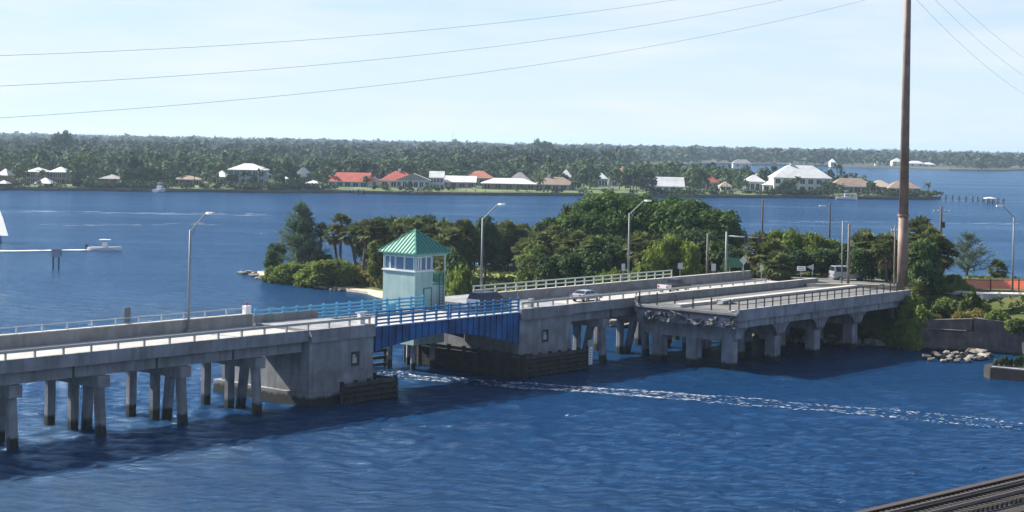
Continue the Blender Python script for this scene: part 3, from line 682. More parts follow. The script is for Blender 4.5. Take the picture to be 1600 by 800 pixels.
# ------------------------------------------------------------------ tall steel pole and wires
PX, PY = site(1409.5, 457, 5.6)
PZ = 51
tp = thing('transmission_pole', 'tall tapering rust-brown steel power pole rising out of the frame', 'power pole', (PX, PY, 5.2))
MB().tube((0,0,0),(0,0,9.8), .66,.60, 24).build('lower_section', M['steel'], tp, True)
MB().tube((0,0,9.8),(0,0,PZ-5.2), .58,.34, 24).build('upper_section', M['steel'], tp, True)
MB().tube((0,0,9.65),(0,0,9.95), .72,.72, 24).build('joint_collar', M['steel'], tp)
MB().tube((0,0,-.3),(0,0,.25), .85,.85, 20).build('base_plate', M['concpale'], tp)
wz = [42.3, 44.5, 46.6]
for z in wz:
    MB().tube((0,0,z-5.2),(-.5,-.75,z-5.2+.1), .09, .06).build('insulator', M['galv'], tp)
wd = Vector((-.689, -.725)).normalized()
for k, z in enumerate(wz):
    pts = []
    for i in range(0, 61):
        d = i*3.6; pts.append((PX-.5+wd.x*d, PY-.75+wd.y*d, z+.1 - .227*d + .00061*d*d))
    tag(MB().path(pts, .016, 4).build('power_line', M['wire']), ['lowest of the three power lines sweeping across the sky from left to the tall pole', 'middle one of the three power lines sweeping across the sky from the left', 'topmost power line crossing the upper left sky'][k], 'power line')
    pts = []
    Bx, By, Bz = 200+k*6, 560, z
    for i in range(0, 41):
        f = i/40; pts.append((PX+(Bx-PX)*f, PY+(By-PY)*f, z + (Bz-z)*f - 4*9*f*(1-f)*1.0))
    tag(MB().path(pts, .016, 4).build('power_line', M['wire']), ['nearest to the pole of the three thin power lines descending at the upper right corner', 'middle thin power line descending at the upper right corner', 'outermost thin power line at the upper right corner'][k], 'power line')

# ------------------------------------------------------------------ wooden utility poles, signs
def upole(label, px, ytop, Y, m=M['wood'], arm=None, light=False, r=.16, zb=5.0, xformer=False):
    X, _, zt = atY(px, ytop, Y)
    t = thing('utility_pole', label, 'utility pole', (X, Y, zb), R(4*math.sin(px)))
    MB().tube((0,0,0),(0,0,zt-zb), r, r*.75, 8).build('pole', m, t, True)
    MB().tube((0,0,0),(0,0,.2), r*1.25, r*1.2, 8).build('foot', m, t)
    if arm:
        w, dz = arm
        MB().box(-w/2, w/2, -.25, -.12, zt-zb-dz-.08, zt-zb-dz+.08).build('crossarm', M['signy'], t)
        for i in (-1, -.4, .4, 1): MB().tube((i*w*.46, -.18, zt-zb-dz+.08),(i*w*.46, -.18, zt-zb-dz+.26), .05, .05, 6).build('insulator', M['signw'], t)
    if xformer: MB().tube((.35,-.1,zt-zb-3.4),(.35,-.1,zt-zb-2.5), .26, .26, 10).build('transformer', M['dark'], t)
    if light:
        MB().box(-1.2, 0, -.05, .05, zt-zb-.35, zt-zb-.28).build('arm', M['galv'], t); MB().box(-1.6, -.6, -.16, .16, zt-zb-.45, zt-zb-.3).build('luminaire', M['signw'], t)
    return t
upole('dark wooden pole rising above the hedge left of centre of the right-hand trees', 1192, 312, 262, arm=None)
upole('dark wooden pole with a pale lamp head over the bright green hedge', 1297, 318, 250, light=True)
upole('wooden pole with metal crossarm and transformer behind the palms by the tall steel pole', 1471, 322, 262, arm=(2.7, .9), xformer=True, r=.22)
upole('bare wooden post on the road side left of the mast arm signal', 1106, 365, 212, M['woodl'], r=.17)
upole('bare wooden pole beside the parked van', 1327, 350, 206, M['woodl'], r=.19)
upole('slim grey pole just left of the bare wooden pole by the van', 1317, 345, 208, M['galv'], r=.10)
upole('grey wooden pole immediately left of the tall steel pole', 1399, 352, 208, M['woodl'], arm=(1.1, .7), r=.13)
def sign(label, px, pyt, s_, Y, kind, zb=5.0, w=.7, h=.7, m=None, post=.05):
    X, _, zt = atY(px, pyt, Y); t = thing('road_sign', label, 'road sign', (X, Y, zb), R(s_)); H_ = zt - zb
    MB().tube((0,0,0),(0,0,H_-.02), post, post, 6).build('post', M['galv'], t)
    m = m or M['signy']
    if kind == 'rect': mb = MB().box(-w/2, w/2, -.12, -.07, H_-h, H_)
    elif kind == 'diamond': mb = MB().add([(0,-.12,H_-h),(w/2,-.12,H_-h/2),(0,-.12,H_),(-w/2,-.12,H_-h/2),(0,-.07,H_-h),(w/2,-.07,H_-h/2),(0,-.07,H_),(-w/2,-.07,H_-h/2)], [(0,1,2,3),(7,6,5,4),(0,4,5,1),(1,5,6,2),(2,6,7,3),(3,7,4,0)])
    elif kind == 'tri': mb = MB().add([(-w,-.12,H_-h*.45),(.1,-.12,H_-h),(.1,-.12,H_),(-w,-.07,H_-h*.45),(.1,-.07,H_-h),(.1,-.07,H_)], [(0,1,2),(5,4,3),(0,3,4,1),(1,4,5,2),(2,5,3,0)])
    mb.build('plate', m, t); return t
sign('narrow grey sign plate beside the street lamp in front of the tree mound', 974, 412, 0, 189, 'rect', 5.8, .4, .8)
sign('small square sign behind the pickup truck at the end of the far rails', 1063, 411, 0, 203, 'rect', 5, .6, .7)
sign('round-topped grey sign between the bare post and the mast arm', 1115, 412, 0, 206, 'rect', 5, .55, .9)
sign('diamond warning sign seen from behind, right of the signal mast', 1162, 400, 5, 207, 'diamond', 5, 1.0, 1.1)
sign('small sign low beside the brown palm clump', 1190, 414, 0, 205, 'rect', 5, .4, .6)
s = sign('white rectangular sign with black lines before the dark trees', 1252, 416, 0, 207, 'rect', 5, 1.05, .55, M['signw'])
MB().box(-.4, .4, -.135, -.122, 0, .06).build('line', M['black'], s, loc=(0, 0, s.children[1].bound_box[1][2]-.2) ); MB().box(-.4, .4, -.135, -.122, 0, .06).build('line', M['black'], s, loc=(0, 0, s.children[1].bound_box[1][2]-.42))
sign('grey triangular sign pointing left, right of the white sign', 1270, 413, 0, 208, 'tri', 5, .8, .75)
gs = thing('guide_sign', 'dark green guide sign on two posts beside the signal mast', 'road sign', atY(1150, 440, 209)[:2] + (5.0,), 0)
zt = atY(1150, 403, 209)[2]-5
MB().box(-.95, .95, -.1, 0, zt-1.2, zt).build('panel', M['signg'], gs)
for x in (-.8, .8): MB().tube((x,.06,0),(x,.06,zt), .05, .05, 6).build('post', M['galv'], gs)
X, _, zt = atY(1135.5, 362, 207); ms = thing('signal_mast', 'grey mast with a long horizontal signal arm reaching right over the road', 'traffic signal', (X, 207, 5.0))
MB().tube((0,0,0),(0,0,zt-5), .17, .13, 10).build('pole', M['galv'], ms, True)
MB().tube((0,0,zt-5.55),(4.6,0,zt-5.7), .10, .07, 8).build('arm', M['signy'], ms, True)
for x in (2.4, 4.1):
    hd = MB().box(x-.18, x+.18, -.3, -.12, zt-6.35, zt-5.45).build('signal_head', M['dark'], ms)
    for i in range(3): MB().tube((x, -.36, zt-6.2+i*.29), (x, -.3, zt-6.2+i*.29), .1, .1, 8).build('lens', M['black'], hd)
# the sign on the far rail at the left
t = thing('rail_sign', 'dark narrow sign seen from behind on the far parapet of the left approach', 'sign', L3(-21.0, WD+.15, ZR), BA)
MB().tube((0,0,0),(0,0,1.9),.05).build('post', M['galv'], t); MB().box(-.32,.32,-.06,-.02,1.15,2.4).build('plate', mat('sign_dark_back', (.10,.12,.14), .5), t)
t = thing('gate_arm_box', 'small pale warning gate housing at the left end of the far blue railing', 'gate housing', L3(-8.4, WD-.15, ZR+1.09), BA)
MB().box(-.3,.3,-.25,.25,.0,.7).build('housing', M['signw'], t); MB().tube((0,0,.7),(0,0,1.0),.08).build('beacon', M['red'], t)
t = thing('warning_gate', 'pale raised barrier arm housing on the near edge where the blue railing begins', 'gate housing', L3(-1.0, .6, ZR), BA)
MB().box(-.3,.3,-.2,.2,0,1.2).build('housing', M['signw'], t); MB().box(-.7,.7,-.06,.06,1.21,1.33).build('counterweight', M['signw'], t)
t = thing('warning_gate', 'low warning gate housing on the near edge right of the opening span', 'gate housing', L3(22.6, .6, ZR), BA)
MB().box(-.25,.25,-.2,.2,0,1.1).build('housing', M['signy'], t); MB().box(-.1,1.4,-.05,.05,.8,.92).build('arm', M['dark'], t)

# ------------------------------------------------------------------ vegetation generators
def leaves(rs, centers, radii, n_per, size, up=.35, flat=1.0, stretch=1.5):
    """clumps of small triangles round many clump centres"""
    C = np.repeat(np.asarray(centers, float), n_per, 0); Rr = np.repeat(np.asarray(radii, float), n_per, 0)[:, None]
    n = len(C); d = rs.normal(size=(n, 3)); d /= np.linalg.norm(d, axis=1)[:, None]
    P = C + d*Rr*(rs.uniform(.5, 1.05, (n, 1)))*np.array([1, 1, flat])
    nrm = d + rs.normal(size=(n, 3))*.45 + np.array([0, 0, up]); nrm /= np.linalg.norm(nrm, axis=1)[:, None]
    a = np.cross(nrm, rs.normal(size=(n, 3))); a /= np.linalg.norm(a, axis=1)[:, None] + 1e-9; b = np.cross(nrm, a)
    s = (size*rs.uniform(.6, 1.4, n))[:, None]
    V = np.concatenate([P + a*s*.5*stretch, P - a*s*.5*stretch + b*s*.35, P - a*s*.1 - b*s*.6], 0)
    i = np.arange(n); return V, np.stack([i, i+n, i+2*n], 1)
def shell(rs, n, blobs, inner=.72, low=-.35):
    """points on the outside of a union of ellipsoids (uneven outline)"""
    out = []
    B = np.array(blobs, float); w = (B[:, 3]*B[:, 4] + B[:, 3]*B[:, 5] + B[:, 4]*B[:, 5]); w /= w.sum()
    while len(out) < n:
        k = rs.choice(len(B), p=w); d = rs.normal(size=3); d /= np.linalg.norm(d)
        if d[2] < low and rs.random() < .8: continue
        p = B[k, :3] + d*B[k, 3:6]*rs.uniform(inner, 1.08)
        q = (p - B[:, :3])/B[:, 3:6]; q = (q*q).sum(1); q[k] = 9
        if (q < .55).any(): continue
        out.append(p)
    return np.array(out)
def blobset(rs, w, h, z0, n, flat=.8):
    bl = [(0, 0, z0 + (h-z0)*.5, w*.36, w*.36, (h-z0)*.46)]
    for i in range(n):
        a = rs.uniform(0, 2*np.pi); r = w*.5*rs.uniform(.3, .68); rr = w*rs.uniform(.16, .26)
        z = rs.uniform(z0 + rr*.5, h - rr*.8)*1.0
        k = 1 - .35*((z-z0)/(h-z0))**2
        bl.append((r*math.cos(a)*k, r*math.sin(a)*k, z, rr, rr, rr*flat))
    return bl
def broad_mesh(seed, w, h, z0, nclump, nper, size, m, nb=9, name='crown', crad=.55):
    rs = np.random.RandomState(seed); bl = blobset(rs, w, h, z0, nb)
    c = shell(rs, nclump, bl); V, F = leaves(rs, c, rs.uniform(crad*.6, crad*1.3, len(c)), nper, size)
    # inner, darker mass so the crown is not see-through everywhere
    c2 = np.array([b[:3] for b in bl]); V2, F2 = leaves(rs, c2, np.array([min(b[3:6])*.85 for b in bl]), max(10, nclump*nper//(len(bl)*7)), size*1.9)
    return npmesh(name, np.concatenate([V, V2]), np.concatenate([F, F2+len(V)]), m)
def trunk_mesh(h, r, seed, limbs=4, spread=2.0, m=None, lean=(0, 0), top=.8):
    rr = random.Random(seed); mb = MB(); mb.tube((0,0,-.5), (lean[0]*.5, lean[1]*.5, h*.5), r, r*.75, 7); mb.tube((lean[0]*.5, lean[1]*.5, h*.5), (lean[0], lean[1], h*top), r*.75, r*.4, 7)
    for i in range(limbs):
        a = rr.uniform(0, 6.28); z = h*rr.uniform(.3, .6); f = z/h
        mb.tube((lean[0]*f, lean[1]*f, z), (lean[0]*f+spread*math.cos(a), lean[1]*f+spread*math.sin(a), z+h*.3), r*.45, r*.15, 5)
    return mb.mesh('trunk', m or M['bark'])
def fan_crown(seed, nfr, L_, m, droop=.5, lo=-.9, hi=1.2, name='crown', seg=7):
    rr = random.Random(seed); V = []; F = []
    for i in range(nfr):
        a = rr.uniform(0, 6.283); el = rr.uniform(lo, hi); d = Vector((math.cos(a)*math.cos(el), math.sin(a)*math.cos(el), math.sin(el)))
        l = L_*rr.uniform(.75, 1.1); base = d*l*.45; side = d.cross(Vector((0,0,1)))
        if side.length < .1: side = Vector((1,0,0))
        side.normalize(); upv = side.cross(d)
        n0 = len(V); V += [tuple(d*.05 + side*.03), tuple(d*.05 - side*.03), tuple(base)]; F.append((n0, n0+1, n0+2))
        for k in range(seg):
            an = (k/(seg-1)-.5)*2.5; an2 = an+.22
            t1 = base + (d*math.cos(an) + side*math.sin(an))*l*.55 - Vector((0,0,droop*l*.3*(1+abs(an)*.3))) + upv*rr.uniform(-.1,.1)*l
            w1 = base + (d*math.cos(an2) + side*math.sin(an2))*l*.34 - Vector((0,0,droop*l*.08)); w2 = base + (d*math.cos(an-.22) + side*math.sin(an-.22))*l*.34 - Vector((0,0,droop*l*.08))
            n0 = len(V); V += [tuple(base), tuple(w1), tuple(t1), tuple(w2)]; F += [(n0, n0+1, n0+2), (n0, n0+2, n0+3)]
    return npmesh(name, V, F, m)
PALMC = [fan_crown(i, 62, 1.75, M['palm'], .28, -.85, 1.5) for i in range(4)]
DEADC = [fan_crown(20+i, 20, 1.5, M['dead'], 1.1, -1.35, -.55, 'dead_fronds', 5) for i in range(3)]
def sabal(label, X, Y, ztop, k=0, lean=(0, 0), sc=1.0, zb=None, group='cabbage palms on the island', thick=1.0):
    zb = isl_z(X, Y) if zb is None else zb
    h = max(1.0, ztop - zb - 1.5*sc); t = thing('cabbage_palm', label, 'palm tree', (X, Y, zb), 0, group)
    n = 5; mb = MB()
    for i in range(n):
        f0, f1 = i/n, (i+1)/n; mb.tube((lean[0]*f0**1.5, lean[1]*f0**1.5, h*f0-(.4 if i == 0 else 0)), (lean[0]*f1**1.5, lean[1]*f1**1.5, h*f1), .24*thick, .22*thick, 7, False)
    mb.build('trunk', M['palmbark'], t)
    link('crown', PALMC[k % 4], t, (lean[0], lean[1], h), (0, 0, k*1.3), sc*1.1); link('dead_fronds', DEADC[k % 3], t, (lean[0], lean[1], h), (0, 0, k*2.1), sc)
    return t
def casuarina_mesh(seed, h, r, m, nb=90, name='crown', per=42):
    rs = np.random.RandomState(seed); Vs = []; Fs = []; n0 = 0; mb = MB()
    mb.tube((0,0,-.5), (.1,.1,h*.97), .22, .03, 6)
    for i in range(nb):
        f = rs.uniform(.07, .98); z = h*f; L_ = r*(1-f)**.95*rs.uniform(.65, 1.12) + .25; a = rs.uniform(0, 6.283)
        e = Vector((math.cos(a)*L_, math.sin(a)*L_, L_*rs.uniform(.15, .75))); mb.tube((0,0,z), tuple(Vector((0,0,z))+e), .045, .015, 4, False)
        n = int(per*(.4+L_/r)); t = rs.uniform(.15, 1.05, n)[:, None]
        P = np.array([0,0,z]) + t*np.array(e) + rs.normal(size=(n,3))*.16
        d = np.array(e)/L_*.5 + rs.normal(size=(n,3))*.45 + np.array([0,0,.1]); d /= np.linalg.norm(d, axis=1)[:, None]
        s = rs.uniform(.3, .75, (n,1)); side = np.cross(d, rs.normal(size=(n,3))); side /= np.linalg.norm(side, axis=1)[:, None]
        V = np.concatenate([P - side*.06, P + side*.06, P + d*s]); k = np.arange(n)
        Vs.append(V); Fs.append(np.stack([k, k+n, k+2*n], 1)+n0); n0 += 3*n
    return npmesh(name, np.concatenate(Vs), np.concatenate(Fs), m), mb.mesh('trunk', M['bark'])
# crown library
lw = [site(728,452,1.4), site(815,450,1.4), site(806,420,1.4), site(742,420,1.4)]
terrain('lawn', lw, lambda X, Y, d: np.where(d < 0, -5, isl_h(X, Y, sdf(ISL, X, Y)) + .06), mat('lawn', (.20, .24, .05), .9, (.13, .18, .035), .6, bump=.4), 40, 60, .5)
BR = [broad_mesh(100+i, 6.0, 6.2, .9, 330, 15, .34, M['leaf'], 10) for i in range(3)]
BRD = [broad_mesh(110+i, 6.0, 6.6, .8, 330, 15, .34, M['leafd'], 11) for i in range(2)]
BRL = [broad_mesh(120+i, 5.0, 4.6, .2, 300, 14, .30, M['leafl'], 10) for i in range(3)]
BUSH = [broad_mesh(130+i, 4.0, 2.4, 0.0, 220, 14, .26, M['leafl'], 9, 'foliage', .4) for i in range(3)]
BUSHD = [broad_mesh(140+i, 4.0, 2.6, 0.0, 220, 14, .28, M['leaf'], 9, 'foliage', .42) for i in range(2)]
GOLD = [broad_mesh(150+i, 4.0, 1.5, -.1, 200, 13, .26, M['golden'], 10, 'foliage', .35) for i in range(2)]
TR = [trunk_mesh(5, .22, i, 5, 1.8) for i in range(3)]
def btree(label, px, ytop, Y, wpx, lib, name='broadleaf_tree', cat='tree', group='trees on the island', k=0, zb=None, base_h=6.3):
    if 738 < px < 822 and Y < 263: Y = 279 + (Y % 5)
    X, _, zt = atY(px, ytop, Y); zb = isl_z(X, Y) if zb is None else zb
    t = thing(name, label, cat, (X, Y, zb), k*1.7, group); h = zt - zb; sw = wpx*Y/FOC/6.3; sh = h/base_h
    link('crown', lib[k % len(lib)], t, scale=(sw, sw, sh)); link('trunk', TR[k % 3], t, scale=(sw, sw, sh)); return t
def bush(label, px, ytop, Y, wpx, lib, k=0, h0=2.5, zb=None, group='bushes on the island', cat='bush', name='bush'):
    X, _, zt = atY(px, ytop, Y); zb = isl_z(X, Y) if zb is None else zb
    o = link(name, lib[k % len(lib)], None, (X, Y, zb-.1), k*1.1, (wpx*Y/FOC/4.1, wpx*Y/FOC/4.1, max(.3, (zt-zb+.1)/h0)))
    return tag(o, label, cat, group)

# left point of the island
X, _, zt = atY(467, 314, 268); cm, cmt = casuarina_mesh(1, zt-1.2, 5.0, M['needle'], 150, per=46)
t = thing('casuarina', 'tall feathery casuarina at the left tip of the island', 'tree', (X, 268, 1.1)); link('crown', cm, t); link('trunk', cmt, t)
X, _, zt = atY(478, 321, 270); cm2, cmt2 = casuarina_mesh(2, zt-1.2, 3.8, M['needle'], 130, per=52)
t = thing('casuarina', 'slimmer casuarina leader just right of the tallest one at the island tip', 'tree', (X, 270, 1.1)); link('crown', cm2, t); link('trunk', cmt2, t)
btree('small leaning dark tree at the far left of the island, overhanging the water', 430, 383, 272, 38, BRD, k=1)
btree('dark low tree between the casuarina and the palms', 500, 395, 266, 52, BRD, k=0)
bush('yellow green bush at the foot of the casuarina', 452, 411, 262, 62, BUSH, 0)
bush('light green bush on the left end of the island shore', 432, 418, 266, 44, BUSH, 1)
bush('low olive bush between the casuarina bush and the round bush', 484, 418, 258, 52, BUSH, 2)
bush('round light green bush over the rocks near the small beach', 518, 407, 256, 62, BRL, 0, 4.6)
bush('darker green right half of the round bush by the small beach', 541, 414, 254.5, 40, BUSHD, 0)
for i, (px, yt, Y, w) in enumerate([(572, 424, 255, 42), (590, 430, 253, 38), (558, 418, 257, 34), (610, 428, 251, 44)]):
    bush(['golden brown grass clump above the small beach', 'golden grass clump at the left wall of the control house', 'golden grass behind the round bush', 'golden grass seen behind the control house'][i], px, yt, Y, w, GOLD, i, 1.6, group='golden grass clumps', cat='grass clump', name='grass_clump')
pl = [(503, 349, 268, (.3, 0), .7, 'slim dark palm right beside the casuarina'), (533, 334, 262, (0,0), 1.0, 'tallest palm of the open palm row left of the control house'), (521, 352, 263, (-.8,0), .95, 'palm with brown skirt left of the tallest palm, leaning left'),
      (546, 352, 260, (-1.3,0), .95, 'palm leaning left over a bare trunk in the open palm row'), (560, 347, 258, (-1.6,0), 1.0, 'palm whose trunk leans strongly in the open palm row'), (574, 344, 256, (.6,0), 1.05, 'palm at the right end of the open palm row with the longest bare trunk')]
for i, (px, yt, Y, ln, sc, lb) in enumerate(pl):
    X, _, zt = atY(px, yt, Y); sabal(lb, X-ln[0], Y, zt, i, ln, sc*1.05)
# middle mass
mid = [(588,340,262,64,0),(612,346,266,60,1),(640,340,262,66,2),(668,342,264,60,3),(596,375,252,56,4),(622,385,250,52,0),(655,350,258,58,1),(700,346,262,56,2),(715,372,252,52,3),(735,350,260,56,4),
       (770,362,250,58,0),(760,345,264,52,1),(795,348,262,56,2),(788,385,244,50,3),(820,350,258,58,4),(815,362,248,60,0),(850,352,256,60,1),(842,382,238,58,2),(868,345,262,52,3),(880,366,244,60,4),(905,372,238,60,0),(830,398,232,56,2)]
wh = ['behind the roof of the control house', 'left of the control house', 'right of the control house', 'behind the second street lamp', 'between the second and third street lamps', 'left of the big tree mound']
def where(px):
    return wh[1] if px < 600 else wh[0] if px < 690 else wh[2] if px < 730 else wh[3] if px < 775 else wh[4] if px < 850 else wh[5]
desc = ['green trees', 'dark trees', 'green trees', 'dark trees', 'green trees']
PEND = []
ORD = 'first second third fourth fifth sixth seventh eighth ninth tenth eleventh twelfth thirteenth fourteenth fifteenth sixteenth seventeenth eighteenth nineteenth twentieth'.split()
def ordn(i): return ORD[i] if i < 20 else '%dth' % (i+1) if (i+1) % 10 not in (1, 2, 3) else '%d%s' % (i+1, ['st','nd','rd'][(i+1) % 10 - 1])
def number_labels():
    g = {}
    for o in list(S.objects):
        if 'lb' in o: g.setdefault(o['lb'], []).append(o)
    for lb, os_ in g.items():
        os_.sort(key=lambda o: o.location.x/o.location.y)
        for i, o in enumerate(os_):
            o['label'] = lb if len(os_) == 1 else ordn(i) + ' from left of the ' + lb; del o['lb']
class uniq(str): pass
_tag = tag
def tag(o, label, cat, group=None):
    if isinstance(label, uniq): o['lb'] = str(label)
    return _tag(o, str(label), cat, group)
_thing = thing
def thing(name, label, *a, **k):
    o = _thing(name, str(label), *a, **k)
    if isinstance(label, uniq): o['lb'] = str(label)
    return o
for i, (px, yt, Y, w, k) in enumerate(mid):
    btree(uniq(desc[k] + ' ' + where(px)), px, yt, Y, w, [BR[0], BRD[0], BR[1], BRD[1], BR[2]], k=k)
midp = [(590,343,254),(618,349,256),(650,343,252),(676,352,250),(690,368,246),(708,355,250),(726,343,256),(742,360,246),(757,352,252),(775,372,240),(790,345,256),(806,352,250),(824,374,240),(845,362,244),(868,352,250),(884,362,236),(880,385,228),(905,362,234),(925,368,230),(1002,362,226),(1010,378,222),(1030,366,228),(893,350,252),(770,392,234),(700,388,240)]
for i, (px, yt, Y) in enumerate(midp):
    if 738 < px < 812: Y = max(Y, 277)
    X, _, zt = atY(px, yt, Y); lb = 'shaggy fan palms ' + (where(px) if px < 900 else 'in front of the big tree mound')
    sabal(uniq(lb), X, Y, zt, i, (rnd.uniform(-.4,.4), 0), rnd.uniform(1.15, 1.45))
X, _, zt = atY(694, 334, 266); t = thing('casuarina', 'thin dark spire of a casuarina above the trees behind the control house', 'tree', (X, 266, 1.2)); link('crown', cm2, t, scale=(.5, .5, .85)); link('trunk', cmt2, t, scale=(.5,.5,.85))
# the big mound: four large trees
def mound(label, px, ytop, Y, wpx, seed, cut=0, m=None):
    X, _, zt = atY(px, ytop, Y); zb = isl_z(X, Y); w = wpx*Y/FOC; h = zt - zb
    me = broad_mesh(seed, w*1.12, h, h*.12, int(70*w), 20, .40, m or M['leafm'], 20, 'crown', .75)
    t = thing('ficus_tree', label, 'tree', (X, Y, zb), 0, 'great dark trees of the mound'); link('crown', me, t)
    trunk_mesh(h*.7, .5, seed, 7, w*.25); link('trunk', bpy.data.meshes['trunk'] if False else trunk_mesh(h*.7, .5, seed, 7, w*.25), t); return t
mound('largest rounded dark green tree, its top touching the far shore', 965, 301, 256, 150, 201)
mound('great dark tree forming the second hump of the mound, right of the lamp head', 1052, 312, 252, 150, 202)
mound('great dark tree sloping down at the right end of the mound', 1108, 328, 246, 95, 203)
mound('broad tree filling the left flank of the mound', 912, 336, 252, 90, 204)
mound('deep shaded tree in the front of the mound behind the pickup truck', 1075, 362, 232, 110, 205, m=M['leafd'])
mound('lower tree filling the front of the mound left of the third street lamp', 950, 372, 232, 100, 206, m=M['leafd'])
btree('small pale tree standing out at the upper left shoulder of the mound', 884, 321, 268, 34, BR, k=1)
for i, (px, yt, Y, w, lb) in enumerate([(1048, 372, 218, 62, 'bright green tree low in front of the mound beside the third lamp'), (1020, 392, 213, 60, 'yellow green bushy tree in front of the mound'), (1078, 378, 216, 50, 'light olive tree right of the bright green one before the mound')]):
    btree(lb, px, yt, Y, w, BRL, k=i, base_h=4.6)
for i, (px, yt, Y, w, lb) in enumerate([(708, 424, 214, 40, 'light green bush right beside the control house'), (728, 420, 216, 44, 'light green bush at the foot of the second street lamp'), (716, 432, 208, 40, 'low bush behind the rails right of the control house'),
        (965, 424, 212, 50, 'bright green bush at the foot of the third street lamp'), (1000, 418, 212, 56, 'bright green bush right of the third street lamp'), (1028, 420, 212, 40, 'bright green bush below the yellow green tree'), (940, 428, 212, 36, 'small green bush left of the third street lamp'),
        (1125, 425, 215, 46, 'pale grey green bush behind the guide sign'), (1175, 428, 213, 40, 'grey green bush by the diamond sign'), (1095, 418, 217, 50, 'grey green bush behind the bare post')]):
    bush(lb, px, yt, Y, w, BUSH if i < 7 else BUSHD, i)
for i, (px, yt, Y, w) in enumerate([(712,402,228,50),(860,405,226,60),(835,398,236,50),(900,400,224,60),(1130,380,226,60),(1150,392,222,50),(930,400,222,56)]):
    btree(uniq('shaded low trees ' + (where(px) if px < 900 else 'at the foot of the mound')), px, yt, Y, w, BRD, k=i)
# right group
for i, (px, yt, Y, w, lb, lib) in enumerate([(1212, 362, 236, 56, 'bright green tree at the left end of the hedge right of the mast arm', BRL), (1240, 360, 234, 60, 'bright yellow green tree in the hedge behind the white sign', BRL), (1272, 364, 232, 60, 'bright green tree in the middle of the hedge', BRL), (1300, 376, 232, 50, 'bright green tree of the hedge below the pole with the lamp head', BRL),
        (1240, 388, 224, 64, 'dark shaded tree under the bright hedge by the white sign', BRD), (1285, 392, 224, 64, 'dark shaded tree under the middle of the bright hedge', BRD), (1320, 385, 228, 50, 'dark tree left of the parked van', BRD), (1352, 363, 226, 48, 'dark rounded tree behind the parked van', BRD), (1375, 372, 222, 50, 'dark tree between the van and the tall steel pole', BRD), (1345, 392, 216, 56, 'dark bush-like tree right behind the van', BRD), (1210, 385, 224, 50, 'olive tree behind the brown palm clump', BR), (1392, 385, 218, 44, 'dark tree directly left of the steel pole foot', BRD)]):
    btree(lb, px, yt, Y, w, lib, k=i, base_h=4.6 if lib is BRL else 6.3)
for i, (px, yt, Y, lb) in enumerate([(1186, 366, 214, 'shaggy palm with golden dead fronds right of the signal mast'), (1202, 372, 212, 'brown skirted palm behind the small sign'), (1216, 392, 210, 'short palm with hanging dead fronds near the white sign'), (1352, 362, 222, 'fan palm head above the parked van'), (1386, 366, 214, 'bright fan palm left of the tall steel pole')]):
    X, _, zt = atY(px, yt, Y); sabal(lb, X, Y, zt, i, (0, 0), 1.35)
# by the tall pole
for i, (px, yt, Y, sc, lb) in enumerate([(1438, 342, 212, 1.5, 'dark tall palm immediately right of the steel pole'), (1456, 364, 208, 1.5, 'palm with golden dead fronds right of the steel pole'), (1448, 352, 210, 1.4, 'bushy palm between the two tall palms right of the pole'), (1470, 372, 209, 1.35, 'palm at the right side of the cluster by the steel pole'), (1437, 378, 206, 1.4, 'lower palm close to the steel pole'), (1448, 425, 203, 1.2, 'short palm low at the foot of the palm cluster'), (1432, 440, 200, 1.0, 'young palm at the base of the steel pole')]):
    X, _, zt = atY(px, yt, Y); sabal(lb, X, Y, zt, i, (0, 0), sc)
btree('dark vine-covered tree under the palms right of the steel pole', 1443, 382, 205, 58, BRD, k=1, zb=3.5)
btree('dark lower thicket tree right of the steel pole foot', 1452, 415, 202, 60, BRD, k=0, zb=3.0)
X, _, zt = atY(1512, 366, 236); cm3, cmt3 = casuarina_mesh(5, zt-4.9, 4.4, mat('needle_grey', (.13, .19, .15), .7, (.09, .14, .11), .8, trans=.35, spec=.2), 85, per=36)
t = thing('casuarina', 'pale feathery young casuarina at the right, in front of open water', 'tree', (X, 236, 4.9)); link('crown', cm3, t); link('trunk', cmt3, t)
X, _, zt = atY(1559, 406, 240); sabal('small lone palm behind the orange barrier', X, 240, zt, 2, (0,0), .95, zb=4.8)
for i, (px, yt, Y, w, lb) in enumerate([(1490, 432, 206, 46, 'grey green bush at the left end of the orange barrier'), (1502, 442, 204, 46, 'bush below the left end of the orange barrier'), (1520, 460, 195.5, 40, 'low dark bush in front of the pale kerb'), (1470, 445, 202, 50, 'dark bush between the palm cluster and the orange barrier'), (1425, 462, 196, 46, 'light green bush below the foot of the steel pole'), (1440, 480, 193, 50, 'green bush on top of the abutment corner'),
        (1412, 500, 192.5, 44, 'dark bush hanging beside the end of the old bridge'), (1395, 520, 193.5, 44, 'dark green bush under the end of the old bridge'), (1425, 510, 191.5, 40, 'light green bush against the left end of the abutment wall'), (1480, 470, 197, 60, 'wide green bush above the abutment wall'), (1530, 470, 197, 50, 'yellow green bush on the grass above the abutment'), (1370, 515, 195, 50, 'shaded bush behind the last old bridge column')]):
    bush(lb, px, yt, Y, w, [BUSHD, BUSH, BUSHD, BUSHD, BUSH, BUSH, BUSHD, BUSHD, BUSH, BUSHD, BUSH, BUSHD][i], i, zb=None)

